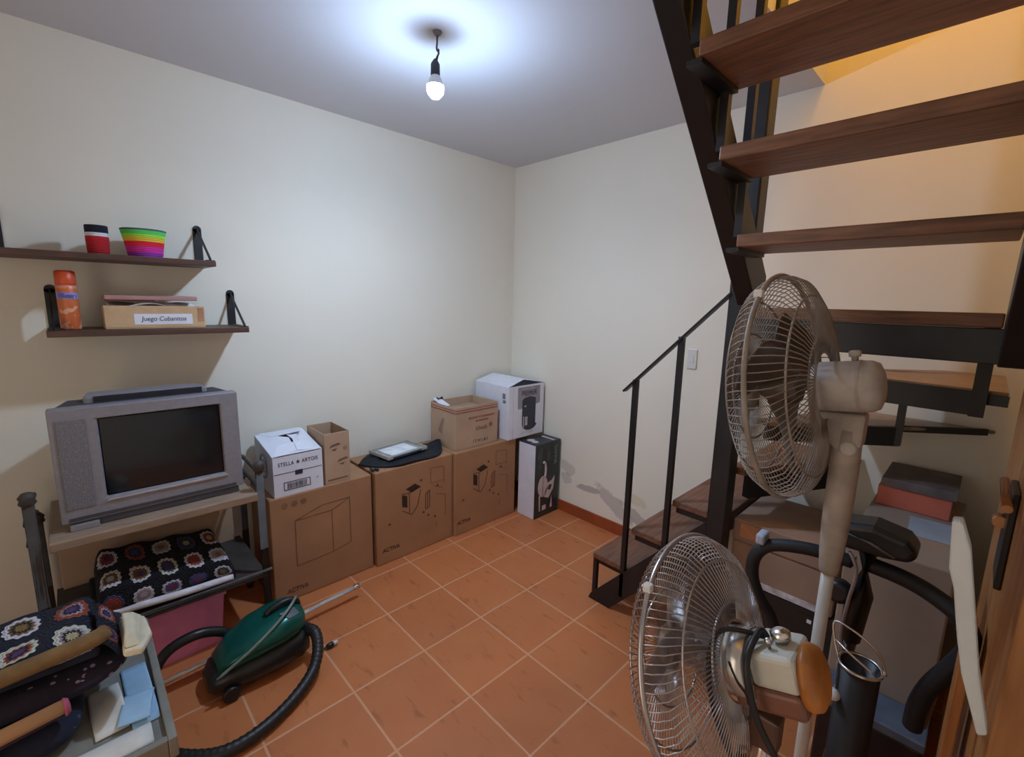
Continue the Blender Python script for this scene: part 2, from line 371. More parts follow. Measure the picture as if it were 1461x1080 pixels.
MB().prism([(1.39, -.05, 0.0), (1.39, -.05, .03), (2.0, -.05, .65), (2.0, -.05, .52), (1.49, -.05, 0)], (0, .028, 0)).build('stringer', BLACK, t, bevel=.002)
for x, z0, z1 in ((1.555, .10, 1.215), (1.76, .33, 1.43)):
    MB().box((x-.012, -.70, z0), (x+.012, -.676, z1)).build('baluster', BLACK, t, bevel=.002)
MB().beam((1.497, -.69, 1.152), (1.95, -.69, 1.615), .034, .010).build('handrail', BLACK, t, bevel=.002)
# winders
def slab(poly, z, th, name, m): return MB().prism([(x, y, z-th) for x, y in poly], (0, 0, th)).build(name, m, t, bevel=.004)
slab([(1.985, -.60), (1.985, -.012), (2.34, -.012), (2.04, -.60)], .895, .032, 'tread', WOOD)
slab([(2.04, -.60), (2.27, -.012), (2.74, -.012), (2.70, -.03), (2.10, -.60)], 1.11, .016, 'tread', WOODW)
MB().beam((2.47, -.235, 1.10), (2.715, -.02, 1.10), .012, .026).build('tread_support', BLACK, t)
slab([(2.04, -.53), (2.56, -.012), (2.735, -.012), (2.735, -.545), (2.06, -.47)], 1.325, .016, 'tread', WOODW)
MB().beam((2.67, -.548, 1.297), (2.737, -.556, 1.297), .014, .032).build('tread_support', BLACK, t)
MB().beam((2.045, -.585, .815), (2.29, -.10, .815), .03, .095).build('tread_support', BLACK, t)
MB().beam((2.00, -.05, .84), (2.30, -.05, .84), .03, .045).build('tread_support', BLACK, t)
MB().beam((2.09, -.572, 1.068), (2.47, -.238, 1.068), .03, .075).build('tread_support', BLACK, t)
MB().beam((2.06, -.49, 1.283), (2.68, -.553, 1.283), .026, .078).build('tread_support', BLACK, t)
MB().box((2.46, -.262, 1.035), (2.485, -.236, 1.308)).build('riser_post', BLACK, t)
MB().box((2.655, -.595, 1.245), (2.69, -.566, 1.54)).build('riser_post', BLACK, t)
# upper flight towards the camera
ups = [(1.562, -.87), (1.785, -1.04), (2.0, -1.225), (2.205, -1.395), (2.42, -1.60), (2.635, -1.80)]
for i, (z, y) in enumerate(ups):
    MB().box((2.078, y, z-.038), (2.69, y+.255, z)).build('tread', WOOD, t, bevel=.004)
    if i: MB().box((2.046, y+.005, z-.051), (2.086, y+.24, z-.0385)).build('tread_support', BLACK, t)
    if 0: MB().box((2.665, y+.005, z-.051), (2.69, y+.24, z-.0385)).build('tread_support', BLACK, t)
for z, y, z1 in ((1.785, -.985, 3.3), (2.0, -1.175, 3.3), (2.205, -1.375, 3.3)):
    MB().box((2.05, y-.012, z), (2.074, y+.012, z1)).build('baluster', BLACK, t)
MB().box((2.04, -.875, 1.432), (2.735, -.835, 1.523)).build('landing_beam', BLACK, t, bevel=.003)
def ustr(x0, x1, name='stringer'):
    # parallelogram in the YZ plane, extruded in x
    lo = [(-.62, 1.49), (-1.90, 2.735)]; hi = [(-1.90, 2.91), (-.62, 1.68)]
    if x0 > 2.5: lo = [(-.86, 1.43), (-.93, 1.43), (-2.0, 2.50)]; hi = [(-2.0, 2.70), (-.86, 1.62)]
    MB().prism([(x0, y, z) for y, z in lo+hi], (x1-x0, 0, 0)).build(name, BLACK, t, bevel=.004)
ustr(1.975, 2.044); ustr(2.691, 2.74)

# ------------------------------------------------------------------ wall shelves
BRK = mat('black_shelf_bracket', (34, 32, 34), .5)
def shelf(y0, y1, zt, depth, label, ys, flat_first):
    t = thing('wall_shelf', label, 'shelf', (0, (y0+y1)/2, zt-.03), 'two dark wooden shelves on black brackets')
    MB().box((.004, y0, zt-.024), (depth, y1, zt)).build('board', SHELFW, t, bevel=.002)
    for y in ys:
        b = MB(); b.box((0, y-.017, zt), (.006, y+.017, zt+.155)); b.lathe([(.017, 0), (.017, .006)], (0, y, zt+.155), (1, 0, 0), 16)
        b.box((.006, y-.015, zt+.0005), (depth-.01, y+.015, zt+.004))
        b.beam((.005, y, zt+.155), (depth-.015, y, zt+.004), .006, .012)
        b.build('bracket', BRK, t)
    return t
shelf(-2.755, -2.075, 1.706, .25, 'upper dark wooden wall shelf holding the rainbow basket', (-2.738, -2.092), 0)
shelf(-2.636, -1.962, 1.412, .25, 'lower dark wooden wall shelf holding the orange spray can', (-2.615, -1.975), 1)

t = thing('knitted_can_cover', 'red knitted can cover with black and white rim on upper shelf', 'knitted cover', (.15, -2.457, 1.7065))
MB().lathe([(.030, 0), (.034, .004), (.036, .05), (.036, .11), (.034, .113), (.030, .113), (.030, .02)], (.15, -2.457, 1.7065), n=28, cap=False).build('knitted_body', m_bands('red_white_black_knit', [(.070, (196, 34, 44)), (.084, (225, 225, 230)), (.2, (22, 24, 40))]), t)
MB().lathe([(0, 0), (.03, .003)], (.15, -2.457, 1.7065), n=28, cap=False).build('base_disc', mat('red_wool', (190, 34, 44), .95), t)
t = thing('crochet_basket', 'rainbow striped crochet basket flaring wider at top on upper shelf', 'basket', (.15, -2.309, 1.7065))
RB = m_bands('rainbow_yarn', [(.018, (150, 60, 170)), (.042, (225, 50, 160)), (.062, (232, 40, 60)), (.078, (236, 200, 60)), (.090, (170, 226, 70)), (.106, (90, 205, 90)), (.2, (70, 90, 100))])
MB().lathe([(.056, 0), (.060, .01), (.064, .04), (.070, .075), (.078, .112), (.075, .113), (.068, .075), (.056, .008)], (.15, -2.309, 1.7065), n=36, cap=False).build('basket_wall', RB, t)
MB().lathe([(0, .0), (.056, .002)], (.15, -2.309, 1.7065), n=36, cap=False).build('base_disc', mat('purple_yarn', (150, 60, 170), .95), t)

t = thing('spray_can', 'orange aerosol spray can with red cap on lower shelf', 'spray can', (.16, -2.566, 1.4125))
k = NT('orange_can_print'); tc = k.n('TexCoord'); sp = k.n('SeparateXYZ'); k.l(tc.outputs['Object'], sp.inputs[0]); z = sp.outputs[2]
nz = k.n('TexNoise'); nz.inputs['Scale'].default_value = 34; k.l(tc.outputs['Object'], nz.inputs[0])
cc = k.mix(nz.outputs[0], lin((206, 96, 52)), lin((214, 120, 70)))
cc = k.mix(k.math('MULTIPLY', k.math('GREATER_THAN', nz.outputs[0], .57), k.math('LESS_THAN', z, .09)), cc, lin((226, 170, 140)))
cc = k.mix(k.math('MULTIPLY', k.math('GREATER_THAN', z, .118), k.math('LESS_THAN', z, .142)), cc, lin((150, 150, 205)))
cc = k.mix(k.math('GREATER_THAN', z, .158), cc, lin((226, 140, 110)))
k.l(cc, k.b.inputs['Base Color']); k.b.inputs['Roughness'].default_value = .35
MB().lathe([(.029, 0), (.031, .004), (.031, .165), (.028, .172)], (.16, -2.566, 1.4125), n=28).build('can_body', k.m, t)
MB().lathe([(.0295, .172), (.031, .175), (.030, .222), (.022, .226)], (.16, -2.566, 1.4125), n=28).build('cap', mat('red_orange_cap', (216, 84, 44), .4, var=.04), t)
text('lettering', 'Blem', .026, mat('blue_print', (80, 80, 170), .5, var=.0), t, (.1922, -2.566, 1.5425), (0, 1, 0), (0, 0, 1))
# leather-like tray box with handwriting
t = thing('shallow_box', 'shallow tan cardboard box with handwritten white label on lower shelf', 'box', (.14, -2.30, 1.4125))
TAN = mat('tan_card', (204, 168, 128), .7, var=.06)
b = MB(); b.box((.06, -2.468, 1.4125), (.215, -2.128, 1.417)); b.box((.207, -2.468, 1.417), (.215, -2.128, 1.507)); b.box((.06, -2.468, 1.417), (.068, -2.128, 1.50)); b.box((.068, -2.468, 1.417), (.207, -2.460, 1.505)); b.box((.068, -2.136, 1.417), (.207, -2.128, 1.505)); b.build('box_body', TAN, t, bevel=.003)
MB().box((.2152, -2.30+.145, 1.44), (.2162, -2.30+.168, 1.50)).build('tape', mat('brown_tape', (176, 130, 98), .4), t)
MB().box((.2152, -2.376, 1.43), (.2165, -2.175, 1.474)).build('label', WHITE, t)
text('handwriting', 'Juego Cubanitos', .027, INKN, t, (.2168, -2.275, 1.453), (0, 1, 0), (0, 0, 1), sx=.86, shear=.15)
MB().grid(lambda u, v: (.075+.125*u, -2.455+.31*v, 1.508+.009*sin(v*9+u*4)+.005*sin(u*13)), 14, 30).build('wrapping_paper', mat('crumpled_white_paper', (220, 216, 214), .8), t, solid=.002)
t = thing('thin_case', 'flat dusty pink case lying on the tan labelled box', 'case', (.14, -2.30, 1.528))
MB().box((.062, -2.462, 1.530), (.21, -2.15, 1.548)).build('lid', mat('dusty_pink_card', (172, 128, 124), .6, var=.05), t, bevel=.004)
MB().box((.07, -2.455, 1.5245), (.204, -2.30, 1.5298)).build('base', mat('maroon_card', (110, 58, 56), .7), t, bevel=.001)

# ------------------------------------------------------------------ cardboard boxes along the left wall
def closed_box(name, lo, hi, label, cat='box', group=None, m=CARD, tape=True, bev=.006):
    t = thing(name, label, cat, ((lo[0]+hi[0])/2, (lo[1]+hi[1])/2, lo[2]), group)
    MB().box(lo, hi).build('box_body', m, t, bevel=bev)
    return t
G3 = 'large sealed cardboard boxes in a row on the floor'
def mark(t, x, y0, z0, w, h, m=INK, name='print', th=.0012): return MB().box((x, y0, z0), (x+th, y0+w, z0+h)).build(name, m, t)
def linework(t, x, segs, w=.004, m=INK, name='print'):
    b = MB()
    for (ya, za, yb, zb) in segs: b.beam((x, ya, za), (x, yb, zb), w, .0012, upv=(1, 0, 0))
    return b.build(name, m, t)
t = closed_box('cardboard_box', (.02, -1.955, 0), (.343, -1.418, .572), 'large sealed cardboard box under the white beer carton', group=G3)
X = .3432
b = MB()
for y in (-1.885, -1.838, -1.792): b.lathe([(.015, 0), (.015, .001)], (X, y, .525), (1, 0, 0), 14)
b.build('round_symbols', mat('faint_brown_print', (132, 94, 70), .8), t)
FA = mat('fine_brown_print', (118, 82, 60), .8)
linework(t, X+.0004, [(-1.84, .43, -1.65, .43), (-1.65, .43, -1.65, .19), (-1.65, .43, -1.55, .475), (-1.55, .475, -1.55, .21), (-1.84, .43, -1.70, .475), (-1.70, .475, -1.55, .475), (-1.84, .43, -1.84, .18), (-1.84, .18, -1.65, .19), (-1.65, .19, -1.55, .21)], .004, FA, 'cabinet_drawing')
text('lettering', 'ACTIVA', .034, INK, t, (X+.0006, -1.845, .055), (0, 1, 0), (0, 0, 1), sx=.9, shear=.2)
def printed(t, x, y, dz=0):
    b = MB()
    # small cube drawing: dark top, dark left side, outline
    b.prism([(x, y-.02, .43+dz), (x, y+.045, .45+dz), (x, y+.085, .42+dz), (x, y+.02, .40+dz)], (.001, 0, 0))
    b.prism([(x, y-.045, .40+dz), (x, y-.01, .385+dz), (x, y-.01, .31+dz), (x, y-.045, .325+dz)], (.001, 0, 0))
    b.build('dark_cube_drawing', INKD, t)
    linework(t, x+.0004, [(y-.045, .405+dz, y+.005, .40+dz), (y+.005, .40+dz, y+.005, .27+dz), (y+.005, .40+dz, y+.085, .42+dz), (y-.045, .30+dz, y+.02, .255+dz), (y+.02, .255+dz, y+.06, .30+dz), (y+.06, .30+dz, y+.085, .40+dz),
        (y+.12, .26+dz, y+.12, .36+dz), (y+.12, .36+dz, y+.15, .38+dz), (y+.15, .38+dz, y+.15, .27+dz), (y+.12, .26+dz, y+.15, .27+dz), (y+.135, .27+dz, y+.135, .37+dz)], .005, INK, 'parts_drawing')
    linework(t, x+.0004, [(y+.16, .42+dz, y+.26, .42+dz), (y+.16, .42+dz, y+.16, .52+dz), (y+.16, .52+dz, y+.26, .51+dz), (y+.26, .51+dz, y+.26, .40+dz), (y+.18, .40+dz, y+.25, .37+dz), (y+.27, .32+dz, y+.27, .18+dz), (y+.2, .34+dz, y+.27, .32+dz), (y+.2, .15+dz, y+.2, .11+dz)], .003, FA, 'outline_drawing')
    for dy, zz in ((-.13, .24), (.09, .46), (.105, .245), (.14, .215), (.19, .19), (.21, .395)): MB().lathe([(.008, 0), (.008, .001)], (x, y+dy, zz+dz), (1, 0, 0), 10).build('screw_drawing', INK, t)
    text('lettering', 'ACTIVA', .036, INKD, t, (x+.0006, y-.125, .085+dz), (0, 1, 0), (0, 0, 1), sx=.9, shear=.2)
t = closed_box('cardboard_box', (.02, -1.405, 0), (.363, -.862, .578), 'large sealed cardboard box under the black cloth tray', group=G3)
printed(t, .3632, -1.19)
t = closed_box('cardboard_box', (.02, -.855, 0), (.380, -.302, .578), 'large sealed cardboard box nearest the corner, under the open red printed carton', group=G3)
printed(t, .3802, -.655)

# white beer carton, closed flaps gaping
t = thing('beer_carton', 'white beer carton with crumpled flaps on the leftmost large cardboard box', 'box', (.2, -1.79, .5725))
x0, x1, y0, y1, z0, z1 = .05, .335, -1.925, -1.685, .5725, .778
b = MB(); b.box((x0, y0, z0), (x1, y0+.004, z1+.04)); b.box((x0, y1-.004, z0), (x1, y1, z1+.03)); b.box((x1-.004, y0+.004, z0), (x1, y1-.004, z1)); b.box((x0, y0+.004, z0), (x0+.004, y1-.004, z1+.06)); b.box((x0, y0, z0), (x1, y1, z0+.004))
# sides taper down to the front: rebuild as a clean hull
b = MB()
zb = z1+.05
b.add([(x0, y0, z0), (x1, y0, z0), (x1, y1, z0), (x0, y1, z0), (x0, y0, zb), (x1, y0, z1), (x1, y1, z1), (x0, y1, zb)], [(3, 2, 1, 0), (0, 1, 5, 4), (1, 2, 6, 5), (2, 3, 7, 6), (3, 0, 4, 7)])
b.build('box_body', WHITE, t, solid=.004)
def zt(x): return zb+(z1-zb)*(x-x0)/(x1-x0)
def flap(pts, lift): return MB().prism([(x, y, zt(x)+l) for (x, y), l in zip(pts, lift)], (0, 0, .003)).build('flap', WHITE, t)
ym = (y0+y1)/2
flap([(x0, y0), (x1, y0), (x1-.012, ym-.004), (x1-.16, ym+.012), (x0+.06, y0+.065)], [.001, .001, .010, .016, .012])
flap([(x0, y1), (x1, y1), (x1-.012, ym+.002), (x0+.16, ym+.016), (x0+.045, ym+.01)], [.001, .001, .014, .024, .012])
flap([(x1, y0+.002), (x1, y1-.002), (x1-.10, ym+.06), (x1-.085, ym-.07)], [.005, .005, .020, .018])
flap([(x0, y0+.01), (x0, y1-.01), (x0+.10, y1-.04), (x0+.08, y0+.06)], [.004, .004, .03, .012])
MB().box((x0+.006, y0+.006, zt(x1)-.03), (x1-.006, y1-.006, zt(x1)-.026)).build('gap_shade', mat('inside_shade', (38, 38, 46), .9), t)  # dark sheet stands in for the shade seen between the flaps
xf = x1+.0006
text('lettering', 'STELLA \u2605 ARTOIS', .028, INKN, t, (xf, ym, z0+.165), (0, 1, 0), (0, 0, 1), sx=.80, spacing=1.08)
mark(t, xf, y0+.004, z0+.118, .232, .0022, INKN, 'seam_line')
mark(t, xf+.0004, ym-.018, z0+.10, .036, .023, INKN, 'hand_hole')
fr = MB()
for (a, b2, c2, d2) in ((-.075, .028, .13, .003), (-.075, .068, .13, .003), (-.075, .028, .003, .043), (.052, .028, .003, .043)): fr.box((xf, ym+a, z0+b2), (xf+.001, ym+a+c2, z0+b2+d2))
yy = ym-.058
random.seed(3)
while yy < ym+.036:
    w = random.choice((.0015, .003, .002)); fr.box((xf, yy, z0+.034), (xf+.001, yy+w, z0+.063)); yy += w+random.choice((.002, .0035))
fr.build('barcode', INKN, t)
em = MB(); em.tube([(x0+.14+.055*cos(a*pi/12), y0-.0008, z0+.13+.06*sin(a*pi/12)) for a in range(24)], .004, 5, closed=True)
em.tube([(x0+.14+.04*cos(a*pi/12), y0-.0008, z0+.13+.03*sin(a*pi/12)) for a in range(24)], .003, 5, closed=True)
em.build('oval_emblem', INKG, t)
mark(t, xf, ym+.085, z0+.058, .012, .010, PALEG, 'small_symbol')

def open_box(name, lo, hi, label, m, th=.005, cat='box', group=None):
    t = thing(name, label, cat, ((lo[0]+hi[0])/2, (lo[1]+hi[1])/2, lo[2]), group)
    (x0, y0, z0), (x1, y1, z1) = lo, hi
    b = MB(); b.box((x0, y0, z0), (x1, y1, z0+th)); b.box((x0, y0, z0+th), (x0+th, y1, z1)); b.box((x1-th, y0, z0+th), (x1, y1, z1)); b.box((x0+th, y0, z0+th), (x1-th, y0+th, z1)); b.box((x0+th, y1-th, z0+th), (x1-th, y1, z1))
    b.build('box_body', m, t, bevel=.002); return t
t = open_box('cardboard_box', (.10, -1.672, .5725), (.335, -1.535, .852), 'narrow open topped pale cardboard box beside the white beer carton', CARD2)
b = MB()
for dy, dz in ((.025, .20), (.065, .115)):
    b.prism([(.3352, -1.672+dy, .5725+dz), (.3352, -1.672+dy+.065, .5725+dz+.012), (.3352, -1.672+dy+.05, .5725+dz+.022), (.3352, -1.672+dy+.012, .5725+dz+.014)], (.001, 0, 0))
    b.prism([(.3352, -1.672+dy+.01, .5725+dz-.012), (.3352, -1.672+dy+.045, .5725+dz-.006), (.3352, -1.672+dy+.03, .5725+dz-.02)], (.001, 0, 0))
b.box((.3352, -1.66, .592), (.3362, -1.55, .599))
b.build('brown_print', mat('brown_faded_print', (120, 86, 70), .8), t)
MB().lathe([(.012, 0), (.012, .001)], (.3352, -1.56, .76), (1, 0, 0), 14).build('round_symbol', mat('faded_symbol', (150, 120, 102), .8), t)

# black cloth with a tray on it
t = thing('black_bag', 'black cloth bag lying flat under the white tray', 'bag', (.22, -1.1, .579))
def clothf(u, v):
    y = -1.42+.585*v; w = .5*(1-abs(2*v-1)**3)+.02
    x = .20+.02*v-.62*w*(.5-u)
    if v > .86: x -= (v-.86)*.35
    z = .588+.008*sin(9*u+5*v)**2+.012*sin(pi*u)*sin(pi*v)
    if v > .9: z += (v-.9)*.30
    return (max(.012, min(x, .362)), y, z)
MB().grid(clothf, 20, 40, uv=False).build('cloth', mat('black_fabric', (24, 26, 34), .85, var=.2, scale=30, bump=.4), t, solid=.006)
MB().tube(smooth_path([(.30, -1.40, .592), (.33, -1.402, .588), (.32, -1.385, .588), (.345, -1.375, .588)], 6), .007, 8).build('strap', mat('black_strap', (22, 22, 28), .7), t)
t = thing('serving_tray', 'worn white tray with papers on the black bag', 'tray', (.19, -1.15, .611))
R = Matrix.Rotation(radians(8), 3, 'Z'); cT = V((.185, -1.15, .61))
b = MB(); b.box((.085, -1.30, .612), (.285, -1.0, .616), R=R, c=cT)
for lo, hi in (((.085, -1.30, .616), (.091, -1.0, .632)), ((.279, -1.30, .616), (.285, -1.0, .632)), ((.091, -1.30, .616), (.279, -1.294, .632)), ((.091, -1.006, .616), (.279, -1.0, .632))): b.box(lo, hi, R=R, c=cT)
b.build('tray_body', mat('grey_white_tray', (176, 172, 164), .5, var=.08), t, bevel=.002)
MB().box((.12, -1.26, .6165), (.26, -1.06, .630), R=R, c=cT).build('papers', mat('white_paper', (222, 226, 230), .7), t, bevel=.001)
MB().box((.2865, -1.27, .6125), (.288, -1.05, .624), R=R, c=cT).build('blue_edge', mat('dark_blue_edge', (44, 62, 76), .5), t)

# open printed carton
t = open_box('cardboard_box', (.06, -.822, .579), (.345, -.455, .868), 'open topped cardboard carton with red print on the box nearest the corner', CARD2)
xf = .3454
REDB = mat('red_band_print', (158, 88, 80), .8)
b = MB(); b.box((xf, -.822, .845), (xf+.001, -.455, .850)); b.box((xf, -.822, .828), (xf+.001, -.455, .835)); b.box((.06, -.8232, .845), (xf, -.8222, .850)); b.box((.06, -.8232, .828), (xf, -.8222, .835)); b.build('red_stripes', REDB, t)
text('red_lettering', 'PRODUCTO ELABORADO', .021, REDB, t, (xf+.0006, -.60, .783), (0, 1, 0), (0, 0, 1), sx=.95)
text('red_lettering', 'DE ARGENTINA', .02, REDB, t, (xf+.0006, -.60, .757), (0, 1, 0), (0, 0, 1), sx=.8)
text('script_lettering', 'Vivela', .045, mat('faded_brown', (146, 112, 100), .8), t, (xf+.0006, -.61, .705), (0, 1, 0), (0, 0, 1), shear=.3)
MB().lathe([(.018, 0), (.018, .001)], (xf, -.52, .715), (1, 0, 0), 6).build('emblem', mat('faded_brown_emblem', (140, 108, 96), .8), t)
text('glyph_row', 'I T W L & E', .03, mat('brown_symbols', (112, 84, 70), .8), t, (xf+.0006, -.61, .617), (0, 1, 0), (0, 0, 1), sx=.9)
MB().prism([(.15, -.8226, .68), (.19, -.8226, .66), (.2, -.8226, .72), (.22, -.8226, .77), (.20, -.8226, .78), (.17, -.8226, .73)], (0, -.001, 0)).build('bottle_print', mat('faded_print', (148, 118, 106), .8), t)
MB().box((.065, -.815, .8685), (.20, -.76, .872), R=Matrix.Rotation(.25, 3, 'Y')).build('flap', WHITE, t)
MB().tube([(.09, -.79, .885), (.09, -.75, .885)], .012, 10).build('tape_roll', mat('dark_tape', (70, 66, 64), .5), t)
b = MB(); b.box((.07, -.81, .60), (.33, -.47, .815)); b.build('inner_carton', CARDIN, t)

# white appliance box
t = thing('appliance_box', 'tall white appliance box with printed dark machine in the room corner', 'box', (.22, -.22, .579))
x0, x1, y0, y1, z0, z1 = .03, .398, -.40, -.035, .579, .965
WP = mat('white_glossy_card', (224, 224, 234), .5, var=.02)
MB().box((x0, y0, z0), (x1, y1, z1)).build('box_body', WP, t, bevel=.003)
MB().prism([(x0, y0, z1), (x1, y0, z1), (x1-.02, y0+.16, z1+.036), (x0+.02, y0+.16, z1+.045)], (0, .004, .003)).build('flap', WP, t)
MB().prism([(x0, y1, z1), (x1, y1, z1), (x1-.05, y0+.17, z1+.034), (x0+.02, y0+.17, z1+.042)], (0, -.004, .003)).build('flap', WP, t)
DG = mat('dark_grey_print', (62, 64, 76), .6, var=.08)
MB().prism([(x1-.002, y0+.03, z1+.0005), (x1-.002, y1-.03, z1+.0005), (x1-.03, y0+.17, z1+.03)], (-.004, 0, 0)).build('gap_shade', mat('gap_shade', (40, 42, 48), .9), t)  # dark wedge painted for the shade under the raised flaps
xf = x1+.0005
b = MB(); b.prism([(xf, y0+.09, z0+.215), (xf, y0+.09, z1-.012), (xf, y1-.045, z1-.012), (xf, y1-.045, z0+.225+.015), (xf, y0+.17, z0+.215)], (.0008, 0, 0)); b.build('grey_panel', mat('mid_grey_print', (150, 146, 154), .6), t)
text('lettering', 'PREMIER', .055, DG, t, (xf+.0014, y0+.205, z1-.062), (0, 1, 0), (0, 0, 1), sx=.78)
pts = [(y0+.135, z0+.275), (y0+.135, z0+.10)] + [(y0+.215-.08*cos(a), z0+.10-.055*sin(a)) for a in [pi*i/10 for i in range(1, 10)]] + [(y0+.275, z0+.09), (y0+.275, z0+.285), (y0+.21, z0+.30), (y0+.15, z0+.29)]
MB().prism([(xf+.0012, y, z) for y, z in pts], (.0008, 0, 0)).build('machine_picture', mat('machine_print', (44, 46, 58), .4, var=.15), t)
b = MB(); b.box((xf+.0024, y0+.145, z0+.07), (xf+.003, y0+.155, z0+.155)); b.box((xf+.0024, y0+.165, z0+.085), (xf+.003, y0+.19, z0+.15)); b.box((xf+.0024, y0+.155, z0+.225), (xf+.003, y0+.175, z0+.235)); b.build('machine_highlight', mat('pale_print', (180, 178, 184), .5), t)
text('small_lettering', 'Air Fryer', .035, PALEG, t, (xf+.001, y0+.19, z0+.035), (0, 1, 0), (0, 0, 1))
b = MB(); b.box((x1-.065, y0-.0012, z1-.09), (x1-.035, y0-.0004, z1-.05)); b.box((x1-.06, y0-.0012, z1-.12), (x1-.03, y0-.0004, z1-.098)); b.build('side_symbols', mat('side_print', (120, 122, 134), .6), t)
linework(t, xf, [(y0+.045, z0, y0+.045, z1)], .002, PALEG, 'edge_line')

# black and white picture box on the floor
t = thing('picture_box', 'black box with white appliance picture standing on floor in corner', 'box', (.48, -.14, 0))
x0, x1, y0, y1, z1 = .400, .566, -.285, -.015, .560
MB().box((x0, y0, 0), (x1, y1, z1)).build('box_body', mat('black_printed_card', (34, 36, 40), .4, var=.25, scale=9, c2=(52, 60, 58)), t, bevel=.003)
MB().box((x0+.001, y0-.0012, .003), (x1-.003, y0-.0003, z1-.004)).build('white_side', WP, t)
xf = x1+.0004
LP = mat('pale_pink_print', (206, 192, 196), .5, var=.05)
b = MB(); b.lathe([(.052, 0), (.052, .001)], (0, 0, 0), (1, 0, 0), 24)
for v in b.v: v.z *= 1.55; v.x += xf; v.y += y0+.085; v.z += .235
b.prism([(xf, y0+.10, .15), (xf, y0+.15, .13), (xf, y0+.20, .19), (xf, y0+.215, .29), (xf, y0+.18, .26), (xf, y0+.14, .25)], (.001, 0, 0))
b.prism([(xf, y0+.045, .17), (xf, y0+.06, .17), (xf, y0+.062, .05), (xf, y0+.052, .05)], (.001, 0, 0))
b.box((xf, y0+.085, .05), (xf+.001, y0+.125, .085)); b.prism([(xf, y0+.17, .05), (xf, y0+.195, .05), (xf, y0+.185, .14)], (.001, 0, 0))
b.build('appliance_picture', LP, t)
MB().tube(smooth_path([(xf+.0012, y0+.105, .30), (xf+.0012, y0+.11, .36), (xf+.0012, y0+.10, .41), (xf+.0012, y0+.08, .42)], 6), [.009]*19, 6).build('handle_picture', LP, t)
b = MB(); b.prism([(xf+.0012, y0+.135, .20), (xf+.0012, y0+.165, .19), (xf+.0012, y0+.185, .225), (xf+.0012, y0+.155, .235)], (.001, 0, 0)); b.box((xf+.0012, y0+.083, .16), (xf+.0018, y0+.087, .31)); b.build('dark_detail', mat('dark_detail_print', (60, 54, 58), .5), t)
GR = mat('green_grey_print', (112, 140, 132), .5)
text('lettering', 'GAMMA', .05, GR, t, (xf+.001, y0+.215, .455), (0, 0, -1), (0, 1, 0), sx=.8)
b = MB(); b.box((xf, y0+.025, .38), (xf+.0008, y0+.07, .53)); b.box((xf, y0+.12, .42), (xf+.0008, y0+.15, .53)); b.build('grey_picture', mat('grey_picture', (70, 74, 80), .5, var=.3), t)
b = MB(); b.lathe([(.03, 0), (.03, .001)], (x0+.05, y0+.07, z1+.0003), (0, 0, 1), 16); b.lathe([(.026, 0), (.026, .001)], (x0+.10, y0+.06, z1+.0003), (0, 0, 1), 16); b.box((x0+.03, y1-.07, z1+.0003), (x1-.01, y1-.05, z1+.0013)); b.build('lid_picture', LP, t)
linework(t, xf, [(y1-.008, .01, y1-.008, z1-.01)], .004, GR, 'edge_line')

# ------------------------------------------------------------------ television cart
t = thing('television_cart', 'dark metal tube cart with pale wooden shelf carrying the old television', 'cart', (.28, -2.36, 0))
CM = mat('dark_bronze_metal', (66, 58, 54), .6, metal=.0, var=.2)
for (x, y, zz) in ((.075, -2.745, .62), (.075, -2.005, .62), (.47, -2.735, .835), (.51, -2.03, .795)):
    b = MB(); b.tube([(x, y, .05), (x, y, zz)], .016, 12); pst = b.build('post', CM, t)
    b = MB(); b.lathe([(.017, 0), (.024, .008), (.02, .02), (.024, .03), (.014, .044), (.0, .047)], (x, y, zz), n=14); b.build('finial', CM, pst)
    b = MB(); b.lathe([(.024, -.011), (.027, -.006), (.027, .006), (.024, .011)], (x, y, .0275), (0, 1, 0), 16); b.box((x-.014, y-.016, .03), (x+.014, y+.016, .052)); b.build('caster', CM, pst)
for y, x1, z in ((-2.745, .47, .775), (-2.745, .47, .70), (-2.02, .51, .775), (-2.02, .51, .70)):
    MB().tube(smooth_path([(.075, y, z-.03), (.2, y, z), (.35, y, z), (x1, y, z-.01)], 5), .010, 10).build('side_rail', CM, t)
SHW = mat('pale_worn_board', (150, 126, 106), .6, var=.1, scale=5, stretch=(10, 2, 10))
MB().box((.06, -2.70, .665), (.53, -2.045, .70)).build('top_shelf', SHW, t, bevel=.005)
b = MB(); b.box((.06, -2.72, .295), (.525, -2.03, .305)); b.build('lower_shelf', CM, t)
MB().tube([(.527, -2.70, .325), (.527, -2.01, .325)], .007, 10).build('front_rail', mat('worn_steel', (140, 136, 136), .35, metal=.8), t)
MB().tube([(.075, -2.74, .06), (.075, -2.01, .06)], .010, 10).build('cross_bar', CM, t)

# television
t = thing('television', 'bulky grey tube television with dark screen on cart', 'television', (.33, -2.365, .7005))
TV = mat('grey_tv_plastic', (136, 132, 138), .42, var=.05, scale=60)
TVD = mat('dark_grey_tv_plastic', (70, 68, 76), .5, var=.06, scale=60)
ya, yb, xa, za, zb = -2.662, -2.080, .455, .728, 1.150
sy0, sy1, sz0, sz1 = -2.535, -2.145, .80, 1.105
